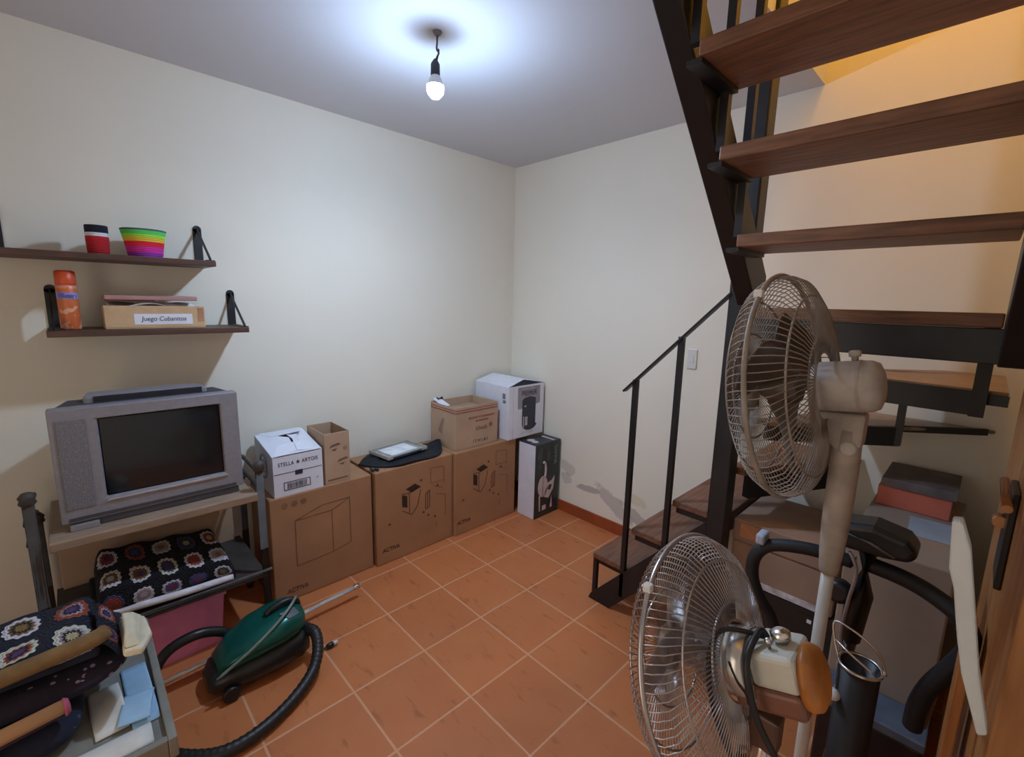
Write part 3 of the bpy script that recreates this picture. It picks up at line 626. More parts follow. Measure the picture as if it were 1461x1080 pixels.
# bezel front frame
b = MB()
outer = [(ya, za), (yb, za), (yb, zb), (ya, zb)]; inner = [(sy0, sz0), (sy1, sz0), (sy1, sz1), (sy0, sz1)]
fi = xa-.014
def P(x, q): return (x, q[0], q[1])
n0 = [P(xa, q) for q in outer]+[P(xa, q) for q in inner]+[P(fi, (q[0]*.985+.015*-2.34, q[1]*.985+.015*.95)) for q in inner]+[P(xa-.06, q) for q in outer]
fs = []
for i in range(4):
    j = (i+1) % 4; fs += [(i, j, 4+j, 4+i), (4+i, 4+j, 8+j, 8+i), (12+i, 12+j, j, i)]
fs.append((12, 13, 14, 15))
b.add(n0, fs); bz = b.build('front_bezel', TV, t, bevel=.006)
MB().grid(lambda u, v: (xa-.013-.010*((2*u-1)**2+(2*v-1)**2)*.5+.006, sy0+.006+(sy1-sy0-.012)*u, sz0+.006+(sz1-sz0-.012)*v), 14, 12).build('screen', mat('dark_crt_glass', (24, 28, 32), .12, var=.05, spec=.6), bz)
# tapering back
b = MB(); bo = [(ya+.012, za+.01), (yb-.012, za+.01), (yb-.012, zb-.004), (ya+.012, zb-.004)]; bm_ = [(ya+.05, za+.02), (yb-.05, za+.02), (yb-.05, zb+.005), (ya+.05, zb+.005)]; bb = [(ya+.15, za+.05), (yb-.15, za+.05), (yb-.15, zb-.07), (ya+.15, zb-.07)]
vs = [P(xa-.06, q) for q in bo]+[P(xa-.15, q) for q in bm_]+[P(.06, q) for q in bb]; fs = []
for k_ in (0, 4):
    for i in range(4): j = (i+1) % 4; fs.append((k_+i, k_+j, k_+4+j, k_+4+i))
fs += [(0, 1, 2, 3), (11, 10, 9, 8)]
b.add(vs, fs); b.build('rear_shell', TVD, t, bevel=.008)
b = MB(); b.prism([(xa-.09, -2.565, zb-.01), (xa-.09, -2.17, zb-.01), (xa-.20, -2.19, zb-.01), (xa-.20, -2.55, zb-.01)], (0, 0, .034)); b.build("top_hump", TV, t, bevel=.008)
b = MB(); b.box((xa-.089, -2.535, zb-.002), (xa-.087, -2.19, zb+.022)); b.build('vent', mat('dark_vent', (34, 34, 38), .6), t)
k = NT('speaker_mesh'); tc = k.n('TexCoord'); vv = k.n('TexVoronoi'); vv.inputs['Scale'].default_value = 300; k.l(tc.outputs['Object'], vv.inputs[0]); k.l(k.mix(vv.outputs['Distance'], lin((84, 82, 88)), lin((140, 137, 142))), k.b.inputs['Base Color']); k.b.inputs['Roughness'].default_value = .6
MB().box((xa, ya+.018, .78), (xa+.004, sy0-.03, 1.112)).build('speaker_grille', k.m, bz, bevel=.003)
MB().prism([(xa+.001, sy0+.0, sz0-.012), (xa+.001, sy1+.01, sz0-.012), (xa+.001, sy1+.0, sz0-.002), (xa+.001, sy0+.01, sz0-.006)], (.005, 0, 0)).build('silver_trim', mat('silver_trim', (200, 196, 200), .3, metal=.4), bz, bevel=.001)
b = MB(); b.box((xa-.08, ya+.02, .7005), (xa-.004, yb-.02, .7285)); b.build('foot_plinth', TVD, t, bevel=.004)
MB().box((xa+.0005, ya+.02, .735), (xa+.003, yb-.03, .748)).build('control_strip', TVD, t, bevel=.001)
MB().box((xa-.003, ya+.02, .7007), (xa+.012, ya+.10, .722)).build('flap', TV, t, bevel=.002)

# crocheted blanket on the lower shelf
def soft(name, cx0, cx1, cy0, cy1, zb_, top, m, label, cat, parent=None, hang=0, nx=24, ny=40, uvs=True, group=None, wob=.006, seed=0., nm='cloth', back=0.):
    """a folded textile slab: top surface rolling over into front face"""
    def f(u, v):
        y = cy0+(cy1-cy0)*v; tp = top(y) if callable(top) else top
        # u: 0 = back edge on top ... .62 = front edge ... 1 = bottom of front face
        if u < .60: s = u/.60; x = cx0+(cx1-cx0)*s; z = tp+back*(1-s)
        else:
            s = (u-.60)/.40; x = cx1+.018*sin(pi*s); z = tp+(zb_-tp)*s
        rnd = min(1, min(v, 1-v)/.06); z2 = zb_+(z-zb_)*(.35+.65*rnd**.5)
        return (x+wob*sin(17*v+seed+5*u), y, z2+wob*sin(23*v+2*seed+9*u)*(1 if u < .9 else 0))
    b = MB(); b.grid(f, nx, ny)
    o = len(b.v)
    return b
t = thing('crochet_blanket', 'folded crochet blanket of dark granny squares under the television', 'blanket', (.32, -2.36, .3055))
bl = soft('', .16, .482, -2.60, -2.15, .340, lambda y: .415+(-2.15-y)*.10, None, '', '', wob=.004, back=.015)
bl.build('granny_squares', m_granny('granny_square_yarn', 3, 5, 4), t, solid=.012)
for o in [bpy.data.objects['granny_squares']]:
    pass
MB().box((.10, -2.62, .3055), (.47, -2.14, .333)).build('folded_layers', mat('dark_yarn', (26, 24, 34), .95, var=.3, bump=.5), t, bevel=.01, seg=3)
MB().tube(smooth_path([(.480, -2.60, .352), (.496, -2.45, .345), (.500, -2.3, .338), (.496, -2.16, .333)], 6), .014, 12).build('white_border', mat('white_wool', (214, 210, 216), .95, bump=.3), t)
bg = MB(); bg.box((.06, -2.70, .3055), (.09, -2.06, .63)); tag(bg.build('cardboard_sheet', CARD2, origin=(.08, -2.4, .3055), bevel=.003), 'brown cardboard sheet standing behind the crochet blanket', 'cardboard')

# pink storage bin
t = thing('storage_bin', 'pink plastic storage bin on floor beneath the crochet blanket', 'bin', (.32, -2.34, 0))
PK = mat('pink_plastic', (226, 140, 186), .4, var=.06)
x0, x1, y0, y1 = .14, .455, -2.47, -2.19
b = MB(); vs = []
for z, e in ((.0, .02), (.255, 0), (.255, .012), (.008, .03)):
    vs += [(x0+e, y0+e, z), (x1-e, y0+e, z), (x1-e, y1-e, z), (x0+e, y1-e, z)]
fs = [(3, 2, 1, 0), (12, 13, 14, 15)]
for k_ in (0, 4, 8):
    for i in range(4): j = (i+1) % 4; fs.append((k_+i, k_+j, k_+4+j, k_+4+i))
b.add(vs, fs); b.build('bin_body', PK, t, bevel=.004)
b = MB(); b.box((x1, y0-.006, .243), (x1+.008, y1+.006, .257)); b.box((x0-.008, y0-.006, .243), (x0, y1+.006, .257)); b.box((x0, y1, .243), (x1, y1+.006, .257)); b.box((x0, y0-.006, .243), (x1, y0, .257)); b.build('rim', PK, t, bevel=.002)

# ------------------------------------------------------------------ vacuum cleaner
t = thing('vacuum_cleaner', 'dark green canister vacuum cleaner with black hose on terracotta floor', 'vacuum cleaner', (.72, -2.12, 0))
GRN = mat('metallic_green_plastic', (20, 92, 84), .28, metal=.35, var=.12, scale=10)
BLP = mat('black_plastic', (26, 27, 29), .38, var=.1)
def section(cx, w, h0, h1, n=20, p=2.6):
    out = []
    for q in range(n):
        a = 2*pi*q/n; c_, s_ = cos(a), sin(a)
        out.append((cx+w*abs(c_)**(2/p)*(1 if c_ > 0 else -1), (h0+h1)/2+(h1-h0)/2*abs(s_)**(2/p)*(1 if s_ > 0 else -1)))
    return out
def loft(secs, name, m, parent, cap=True, bevel=0, solid=0):
    b = MB(); n = len(secs[0][1]); 
    for y, s_ in secs: b.v += [V((x, y, z)) for x, z in s_]
    for i in range(len(secs)-1):
        for q in range(n): q2 = (q+1) % n; b.f.append([i*n+q, i*n+q2, (i+1)*n+q2, (i+1)*n+q]); b.mi.append(0); b.sm.append(True)
    if cap:
        b.f.append(list(reversed(range(n)))); b.mi.append(0); b.sm.append(False)
        b.f.append([(len(secs)-1)*n+q for q in range(n)]); b.mi.append(0); b.sm.append(False)
    return b.build(name, m, parent, solid=solid)
cx = .715
loft([(-2.325, section(cx, .055, .03, .08)), (-2.30, section(cx, .085, .02, .115)), (-2.20, section(cx, .112, .015, .135)), (-2.08, section(cx, .118, .015, .145)), (-1.99, section(cx, .11, .015, .15)), (-1.955, section(cx, .09, .025, .14))], 'lower_body', BLP, t)
loft([(-2.29, section(cx, .06, .09, .135)), (-2.23, section(cx, .095, .10, .185)), (-2.15, section(cx, .11, .11, .225)), (-2.06, section(cx, .112, .115, .245)), (-2.00, section(cx, .10, .12, .25)), (-1.965, section(cx, .078, .13, .235)), (-1.955, section(cx, .05, .15, .215))], 'top_cover', GRN, t)
MB().tube(smooth_path([(cx+.095, -2.30, .115), (cx+.108, -2.18, .185), (cx+.09, -2.08, .235), (cx+.06, -2.02, .262), (cx+.01, -1.975, .268)], 6), .006, 8).build('trim_line', mat('grey_trim', (120, 138, 132), .4), t)
MB().tube(smooth_path([(cx+.01, -2.10, .24), (cx+.01, -2.07, .258), (cx+.01, -2.02, .266), (cx+.01, -1.98, .254), (cx+.01, -1.97, .225)], 6), .013, 12).build('carry_handle', BLP, t)
MB().prism([(cx+.055, -2.06, .246), (cx+.085, -2.03, .226), (cx+.075, -1.985, .226), (cx+.05, -2.0, .246)], (.002, 0, .006)).build('pedal_recess', BLP, t)
for s in (-1, 1):
    MB().lathe([(.026, -.010), (.031, -.006), (.031, .006), (.026, .010)], (cx+s*.106, -2.26, .032), (1, 0, 0), 24).build('wheel', BLP, t)
HOSE = mat('black_ribbed_hose', (34, 32, 32), .45, var=.1)
hp = smooth_path([(cx+.03, -1.96, .12), (cx+.10, -1.935, .125), (cx+.165, -1.95, .085), (cx+.225, -2.0, .045), (cx+.29, -2.1, .028), (cx+.34, -2.22, .027), (cx+.345, -2.33, .027), (cx+.29, -2.42, .027), (cx+.19, -2.50, .027), (cx+.05, -2.58, .027)], 14)
MB().tube(hp, [.0225+.0016*sin(i*2.2) for i in range(len(hp))], 14).build('hose', HOSE, t)
MB().lathe([(.03, 0), (.03, .04), (.025, .05)], (cx+.03, -1.985, .115), (0.4, 1, 0), 18).build('hose_socket', BLP, t)
hd = smooth_path([(cx-.10, -2.19, .125), (cx-.09, -2.25, .185), (cx-.085, -2.33, .215), (cx-.085, -2.42, .195), (cx-.08, -2.47, .13), (cx-.075, -2.49, .03)], 8)
MB().tube(hd, .020, 12).build('hose_handle', BLP, t)
t2 = thing('vacuum_wand', 'shiny chrome vacuum wand lying behind the green vacuum cleaner', 'tube', (.60, -2.0, 0))
CHR = mat('chrome', (222, 218, 214), .25, metal=1., var=.03)
MB().tube([(.553, -1.605, .07), (.568, -2.02, .055), (.582, -2.48, .03)], .0105, 14).build('tube', mat('polished_wand_metal', (240, 238, 234), .3, metal=.55, var=.02), t2)
MB().lathe([(.013, 0), (.013, .03)], (.5525, -1.61, .07), (.02, -1, 0), 14).build('tube_collar', CHR, t2)
t2 = thing('power_plug', 'black power plug with short cord on floor beside the vacuum', 'plug', (.80, -1.88, 0))
MB().tube(smooth_path([(.795, -1.93, .02), (.80, -1.905, .012), (.80, -1.885, .014)], 6), .004, 8).build('cord', BLP, t2)
MB().lathe([(.005, 0), (.011, .008), (.013, .028), (.009, .034)], (.80, -1.886, .014), (0, 1, 0), 12).build('plug_body', BLP, t2)
MB().lathe([(.009, .034), (.010, .036), (.009, .052)], (.80, -1.886, .014), (0, 1, 0), 12).build('plug_tip', PLAST, t2)

# ------------------------------------------------------------------ low tray table with textiles, bottom left
t = thing('tray_table', 'low grey tray table piled with textiles at lower left', 'table', (1.03, -2.85, 0))
GT = mat('grey_painted_wood', (126, 124, 116), .6, var=.1)
tx0, tx1, ty0, ty1, tz = .72, 1.335, -3.25, -2.475, .42
MB().box((tx0+.02, ty0, tz-.04), (tx1-.02, ty1-.02, tz-.018)).build('tray_floor', GT, t)
b = MB(); b.box((tx0, ty1-.02, tz-.06), (tx1, ty1, tz)); b.box((tx1-.02, ty0, tz-.06), (tx1, ty1-.02, tz)); b.box((tx0, ty0, tz-.06), (tx0+.02, ty1-.02, tz)); b.build('rim', GT, t, bevel=.003)
for x in (tx0+.03, tx1-.06):
    for y in (ty0+.03, ty1-.05): MB().box((x, y, 0), (x+.03, y+.03, tz-.06)).build('leg', GT, t)
def lump(name, m, x0, x1, y0, y1, z0, z1, seed, label, cat, group=None, amp=.008, p=5):
    def f(u, v):
        a = 2*pi*v; c_, s_ = cos(a), sin(a)
        X = (abs(c_)**(2/p))*(1 if c_ >= 0 else -1); Y = (abs(s_)**(2/p))*(1 if s_ >= 0 else -1)
        ph = -pi/2+pi*u; rr = max(0, cos(ph))**(2/p); hh = (abs(sin(ph))**(2/2.4))*(1 if ph >= 0 else -1)
        x = (x0+x1)/2+(x1-x0)/2*X*rr; y = (y0+y1)/2+(y1-y0)/2*Y*rr; z = (z0+z1)/2+(z1-z0)/2*hh
        w = amp*(sin(19*x+seed)*cos(23*y+seed*2)+.6*sin(47*x+31*y+seed))
        return (x+w*.5*rr, y+w*.5*rr, max(z0, z+w*(1 if ph > -.6 else 0)))
    b = MB(); b.grid(f, 18, 48, uv=False); return b
def cloth_thing(name, m, bx, seed, label, cat, parts=(), **k):
    b = lump('', m, *bx, seed, '', '', **k); o = b.build(name, m); return tag(o, label, cat)
Zt = tz-.0175
cloth_thing('folded_cloth', m_speck('navy_fabric', (24, 28, 46), (60, 66, 92)), (.80, 1.21, -3.2, -2.645, Zt, .490), 1., 'dark navy folded cloth at bottom of the textile pile', 'cloth')
# papers: white and light blue sheets lying on the tray floor
LB = mat('light_blue_paper', (150, 186, 216), .7, var=.05); WPAP = mat('cream_white_paper', (206, 204, 198), .7, var=.06)
def sheet(name, m, c0, w, l, rot, z, label, n=6, curl=.01):
    R_ = Matrix.Rotation(rot, 3, 'Z')
    b = MB(); b.grid(lambda u, v: V(c0)+R_ @ V(((u-.5)*w, (v-.5)*l, 0))+V((0, 0, z+curl*sin(pi*u)*v)), 10, 10)
    return tag(b.build(name, m, origin=(c0[0], c0[1], z), solid=.004), label, 'paper')
sheet('paper_folder', LB, (1.085, -2.531, 0), .27, .06, .03, Zt+.001, 'light blue paper folder in the corner of the tray table', curl=.012)
sheet('paper_sheet', LB, (1.16, -2.543, 0), .11, .07, -.2, Zt+.018, 'small light blue paper sheet lying on the light blue folder', curl=.010)
sheet('paper_envelope', WPAP, (1.10, -2.602, 0), .20, .07, .06, Zt+.002, 'white envelope beside the light blue folder on the tray table', curl=.02)
sheet('paper_strip', WPAP, (1.262, -2.70, 0), .075, .36, 0, Zt+.002, 'long cream paper strip along the front rim of the tray table', curl=.012)
cloth_thing('folded_cloth', m_speck('dark_purple_fabric', (38, 30, 46), (150, 130, 168)), (.78, 1.140, -3.15, -2.54, .500, .560), 2.4, 'dark purple patterned cloth in middle of the textile pile', 'cloth')
t = thing('pencil_case', 'rolled striped fabric pouch with pink end on the navy cloth', 'pouch', (1.16, -2.74, .50))
PS = m_bands('striped_pouch', [(.010, (150, 66, 86)), (.020, (52, 34, 48)), (.2, (164, 112, 66))], axis=2, bump=False)
MB().tube([(1.215, -2.95, .522), (1.20, -2.82, .524), (1.175, -2.68, .524)], [.018, .021, .020], 14).build('pouch_body', PS, t)
MB().lathe([(.020, 0), (.023, .004), (.017, .012), (0, .014)], (1.175, -2.68, .524), (-.18, 1, 0), 14).build('end_cap', mat('pink_fabric', (160, 74, 96), .8), t)
t = thing('crochet_blanket', 'crochet granny square blanket with mustard edge atop the textile pile', 'blanket', (1.0, -2.8, .575))
bl = soft('', .86, 1.10, -3.10, -2.60, .60, .650, None, '', '', wob=.005, seed=2., back=-.01)
bl.build('granny_squares', m_granny('granny_yarn_blue', 3, 5, 7, (22, 26, 44)), t, solid=.010)
MB().tube(smooth_path([(1.125, -3.10, .628), (1.13, -2.95, .632), (1.128, -2.8, .634), (1.115, -2.62, .642), (1.10, -2.585, .645)], 6), .021, 12).build('mustard_border', mat('mustard_wool', (120, 92, 56), .95, var=.2, bump=.5), t)
MB().box((.84, -3.10, .577), (1.10, -2.60, .605)).build('folded_layers', mat('dark_blue_yarn', (30, 32, 48), .95, var=.3, bump=.5), t, bevel=.01)
bl = MB(); bl.grid(lambda u, v: (.95+.17*u, -2.60+.045*v, .656-.06*v*v-.02*u+.004*sin(20*u)), 12, 10); bl.build('folded_corner', m_granny('granny_yarn_corner', 2, 1, 3, (22, 26, 44)), t, solid=.012)
t = thing('folded_napkin', 'cream folded napkin at right end of the textile pile', 'cloth', (1.08, -2.53, .575))
CW = mat('cream_wool', (206, 196, 170), .95, var=.08, bump=.5)
b = MB(); b.prism([(.98, -2.552, .575), (1.15, -2.556, .575), (1.165, -2.515, .575), (1.10, -2.488, .575), (1.0, -2.495, .575)], (0, 0, .022)); b.build('lower_fold', CW, t, bevel=.008, seg=3)
b = MB(); b.add([(.99, -2.55, .598), (1.145, -2.552, .598), (1.15, -2.52, .598), (1.0, -2.50, .598), (1.0, -2.545, .628), (1.12, -2.548, .625), (1.11, -2.525, .622), (1.01, -2.52, .625)], [(3, 2, 1, 0), (4, 5, 6, 7), (0, 1, 5, 4), (1, 2, 6, 5), (2, 3, 7, 6), (3, 0, 4, 7)]); b.build('upper_fold', CW, t, bevel=.006, seg=3)

# ------------------------------------------------------------------ fans
def fan(label, C, ax, R, pole, polez, wire_m, blade_m, motor, rear_m=None, n_wires=84, spokes_r=.0013, knob='top', base_m=None):
    ax = V(ax).normalized(); s = ax.cross(V((0, 0, 1))).normalized(); u = s.cross(ax).normalized(); C = V(C)
    t = thing('pedestal_fan', label, 'fan', (pole[0], pole[1], 0))
    def p(r, th, a): return C+ax*a+(s*cos(th)+u*sin(th))*r
    fprof = [(.045, .076), (.10, .073), (R*.62, .064), (R*.80, .052), (R*.93, .036), (R*.985, .017), (R, 0)]
    rprof = [(.07, -.068), (.11, -.070), (R*.62, -.064), (R*.82, -.052), (R*.94, -.038), (R*.99, -.018), (R, 0)]
    fg = None
    for nm, pf, sgn, rings in (('front_guard', fprof, 1, ((.045, .076), (R*.5, .068), (R*.80, .052))), ('rear_guard', rprof, -1, ((.07, -.068), (R*.45, -.067), (R*.80, -.053)))):
        b = MB()
        for i in range(n_wires):
            th = 2*pi*i/n_wires; tw = .30*sgn
            b.tube([p(r, th+tw*(1-r/R), a) for r, a in pf], spokes_r, 4, cap=False)
        for r, a in rings: b.tube([p(r, 2*pi*q/48, a) for q in range(48)], .0022, 6, closed=True)
        g_ = b.build(nm, wire_m, t); fg = g_ if sgn > 0 else fg
    b = MB(); b.tube([p(R+.002, 2*pi*q/64, 0) for q in range(64)], .0052, 8, closed=True); b.build('guard_ring', wire_m, t)
    b = MB(); q0 = p(R+.006, 2.2, 0); b.box(q0-V((.008, .008, .008)), q0+V((.008, .008, .008))); b.build('ring_clip', PLAST, t, bevel=.003)
    b = MB(); b.lathe([(.0, .086), (.03, .084), (.045, .078), (.046, .072), (.0, .070)], C, ax, 28, cap=False); b.build('guard_badge', motor, fg)
    b = MB(); b.lathe([(0, .055), (.02, .053), (.032, .040), (.034, -.02), (.03, -.025)], C, ax, 24); b.build('hub', blade_m, t)
    for kk in range(3):
        th0 = .5+2*pi*kk/3; b = MB()
        def bf(u_, v_, th0=th0):
            r = .03+(R*.84-.03)*u_; wdt = (.42+.55*sin(pi*min(1, u_*.95))**.8)*.95
            th = th0+wdt*(v_-.5)*(1.1-.25*u_)+.25*u_
            a = .012+(.5-v_)*-.062*(1.1-.4*u_)+.006*sin(pi*v_)
            return p(r, th, a)
        b.grid(bf, 14, 10, uv=False); b.build('blade', blade_m, t, solid=.003)
    return t, p, ax, s, u, C
DUSTY = mat('dusty_ivory_wire', (150, 136, 124), .55, metal=.2, var=.15)
IVORY = mat('dusty_ivory_plastic', (170, 160, 152), .5, var=.10, scale=25)
IVORYD = mat('dusty_ivory_plastic_lower', (164, 148, 136), .55, var=.12, scale=25)
BLADE1 = mat('smoky_brown_blade', (92, 78, 70), .35, var=.08, alpha=.93)
# taller fan
C1 = V((2.380, -1.464, 1.396)); a1 = V((-1, .03, -.15))
t, p, ax, s, u, C = fan('taller dusty ivory pedestal fan facing left in front of stairs', C1, a1, .235, (2.495, -1.44), 1.3, DUSTY, BLADE1, IVORY, n_wires=92)
b = MB(); b.lathe([(.030, -.045), (.046, -.050), (.050, -.060), (.051, -.128), (.050, -.147), (.045, -.158), (.030, -.164), (0, -.166)], C, ax, 32); mh = b.build('motor_housing', IVORY, t)
b = MB(); b.lathe([(.0512, -.127), (.052, -.130), (.0512, -.133)], C, ax, 32, cap=False); b.build('housing_seam', IVORYD, t)
kb = C+ax*(-.120)+u*.050; b = MB(); b.lathe([(.006, 0), (.006, .008), (.010, .009), (.011, .018), (.008, .021)], kb, u, 16); b.build('oscillation_knob', IVORY, mh)
px_, py_ = 2.495, -1.44
b = MB(); b.prism([(px_-.065, py_-.022, 1.352), (px_+.026, py_-.022, 1.358), (px_+.026, py_-.022, 1.29), (px_-.01, py_-.022, 1.27), (px_-.05, py_-.022, 1.31)], (0, .044, 0)); b.build('tilt_bracket', IVORYD, t, bevel=.006)
b = MB(); b.lathe([(.012, -.026), (.016, -.024), (.016, .024), (.012, .026)], (px_+.005, py_, 1.285), (0, 1, 0), 18); b.build('pivot_screw', IVORY, t)
b = MB(); b.lathe([(.016, 1.0), (.018, 1.008), (.022, 1.05), (.025, 1.11), (.026, 1.18), (.026, 1.24), (.025, 1.28), (.024, 1.32)], (px_, py_, 0), n=24); b.build('pole_sleeve', IVORYD, t)
b = MB(); b.lathe([(.0125, .03), (.0125, 1.0)], (px_, py_, 0), n=20); b.build('pole', mat('ivory_painted_pole', (196, 186, 176), .35, var=.05), t)
b = MB(); b.lathe([(.135, 0), (.135, .012), (.12, .022), (.05, .034), (.03, .045)], (px_, py_, 0), n=36); b.build('base', IVORYD, t)
# lower fan
CHW = mat('chrome_wire', (186, 178, 176), .28, metal=.85, var=.05)
BLADE2 = mat('smoky_clear_blade', (128, 116, 116), .15, var=.05, alpha=.55)
SILV = mat('brushed_aluminium', (206, 204, 200), .25, metal=.75, var=.05)
C2 = V((2.352, -1.709, .868)); a2 = V((-1, -.01, -.36))
px2, py2 = 2.478, -1.712
t, p, ax, s, u, C = fan('lower chrome pedestal fan with orange rear cap in the foreground', C2, a2, .224, (px2, py2), .8, CHW, BLADE2, SILV, n_wires=96)
WPL = mat('aged_white_plastic', (196, 192, 180), .45, var=.06)
b = MB(); b.lathe([(.03, -.046), (.054, -.050), (.060, -.056), (.062, -.078), (.062, -.110)], C, ax, 36); b.build('motor_collar', SILV, t)
def obx(a0, a1, sw, u0, u1): return [C+ax*a+s*q+u*w for a in (a0, a1) for q, w in ((-sw, u0), (sw, u0), (sw, u1), (-sw, u1))]
BF = [(0, 1, 2, 3), (7, 6, 5, 4), (4, 5, 1, 0), (5, 6, 2, 1), (6, 7, 3, 2), (7, 4, 0, 3)]
b = MB(); b.add(obx(-.110, -.188, .050, -.012, .050), BF); mh = b.build('motor_housing', WPL, t, bevel=.010, seg=3)
b = MB(); b.add(obx(-.070, -.188, .048, -.058, -.0125), BF); b.build('gear_housing', mat('brown_plastic', (120, 78, 62), .4, var=.1), t, bevel=.010, seg=3)
b = MB(); b.lathe([(.053, -.1885), (.054, -.196), (.050, -.206), (.038, -.213), (0, -.216)], C, ax, 28)
b.build('rear_cap', mat('orange_brown_plastic', (176, 106, 44), .4, var=.25, scale=14), t)
kb = C+ax*(-.160)+u*.0505
b = MB(); b.lathe([(.009, 0), (.009, .006), (.016, .008), (.017, .020), (.012, .024), (.006, .027)], kb, u, 20); b.build('oscillation_knob', CHR, mh)
kb = C+ax*(-.146)+u*.0505-s*.026
b = MB(); b.tube([kb, kb+u*.012], .0035, 8); b.sphere(kb+u*.014, .006, 10, 8); b.build('toggle_switch', CHR, mh)
e0 = C+ax*(-.165)
b = MB(); b.lathe([(.0622, -.103), (.0632, -.105), (.0622, -.107)], C, ax, 32, cap=False); b.build('housing_seam', mat('dark_seam', (60, 54, 52), .5), t)
BCORD = mat('black_power_cord', (26, 22, 24), .45)
cp = smooth_path([C+ax*(-.135)+u*.056-s*(-.0), C+ax*(-.128)+u*.070-s*.01, C+ax*(-.118)+u*.04-s*.068, C+ax*(-.115)+u*(-.05)-s*.075, C+ax*(-.135)+u*(-.16)-s*.07, C+ax*(-.09)+u*(-.30)-s*.06, C+ax*(-.05)+u*(-.5)-s*.03], 8)
b = MB(); b.tube(cp, .006, 10); b.build('power_cord', BCORD, t)
cp = smooth_path([C+ax*(-.135)+u*.056-s*(-.0), C+ax*(-.07)+u*.075-s*.04, C+ax*(-.045)+u*.01-s*.075, C+ax*(-.04)+u*(-.12)-s*.07, C+ax*(-.08)+u*(-.3)-s*.03], 8)
b = MB(); b.tube(cp, .0045, 8); b.build('switch_cord', BCORD, t)
cp = smooth_path([C+ax*(-.08)+u*.03-s*.058, C+ax*(-.09)+u*.0-s*.064, C+ax*(-.10)+u*(-.02)-s*.063, C+ax*(-.095)+u*(-.045)-s*.052], 6)
b = MB(); b.tube(cp, .0018, 6); b.build('thin_wire', BCORD, t)
b = MB(); b.lathe([(.020, .03), (.020, .56), (.025, .58), (.025, .74), (.020, .755), (.018, .80)], (px2, py2, 0), n=20); b.build('pole', CHR, t)
b = MB(); b.box((px2-.025, py2-.02, .755), (px2+.025, py2+.02, .825)); b.build('tilt_bracket', mat('brown_metal', (96, 66, 54), .4), t, bevel=.005)
cp = []
for i in range(60): a = i*.75; cp.append((px2+.034*cos(a)+.008*sin(i*.9), py2+.034*sin(a),   .62+i*.0016))
b = MB(); b.tube(cp, .004, 6); b.build('coiled_cord', BCORD, t)
b = MB(); b.lathe([(.12, 0), (.12, .012), (.11, .022), (.045, .034), (.03, .045)], (px2, py2-.01, 0), n=36); b.build('base', BLP, t)

# ------------------------------------------------------------------ things stored under the stairs
G4 = 'boxes stored under the stairs'
WORN = mat('worn_brown_cardboard', (150, 122, 104), .85, var=.12, scale=5)
t = closed_box('plastic_crate', (2.02, -.60, 0), (2.42, -.20, .40), 'black plastic crate with small white sticker beneath the worn boxes', 'crate', m=BLP, bev=.012)
MB().box((2.325, -.6012, .345), (2.340, -.6002, .36)).build('sticker', WHITE, t)
b = MB(); b.box((2.02, -.606, .385), (2.42, -.6002, .399)); b.build('rim', BLP, t)
t = closed_box('cardboard_box', (2.02, -.60, .401), (2.40, -.22, .575), 'worn taped cardboard box on the black crate', m=WORN, bev=.008)
MB().box((2.10, -.6012, .402), (2.38, -.6002, .43)).build('torn_strip', mat('torn_paper', (190, 182, 186), .8, var=.25, scale=30), t)
t = closed_box('cardboard_box', (2.02, -.605, .577), (2.39, -.22, .672), 'flat worn cardboard carton topmost on the stack under stairs', m=WORN, bev=.006)
MB().box((2.05, -.6062, .60), (2.13, -.6052, .66)).build('orange_tape', mat('orange_tape', (186, 128, 92), .6), t)
t = closed_box('cardboard_box', (2.43, -.76, 0), (2.699, -.03, .80), 'tall brown cardboard box under the orange shoe box', m=mat('dull_brown_cardboard', (154, 136, 122), .85, var=.06, scale=4), bev=.006)
MB().box((2.56, -.55, .8005), (2.695, -.36, .803), R=Matrix.Rotation(.05, 3, 'Z')).build('blue_paper', mat('bluish_paper', (166, 176, 190), .7, var=.05), t)
t = thing('shoe_box', 'orange shoe box with dark grey lid on tall cardboard box', 'box', (2.56, -.18, .801))
MB().box((2.445, -.315, .801), (2.660, -.055, .880)).build('box_body', mat('salmon_card', (204, 110, 88), .6, var=.06), t, bevel=.003)
MB().box((2.452, -.322, .8805), (2.672, -.048, .914)).build('lid', mat('dark_grey_card', (104, 92, 92), .6, var=.2, scale=14), t, bevel=.003)
t = closed_box('plastic_crate', (2.44, -.90, 0), (2.70, -.765, .285), 'dark maroon crate with blue grey rim in front of tall box', 'crate', m=mat('dark_maroon_plastic', (44, 26, 28), .5), bev=.008)
b = MB(); b.box((2.436, -.905, .286), (2.704, -.763, .316)); b.build('rim', mat('blue_grey_plastic', (96, 104, 120), .4), t, bevel=.004)

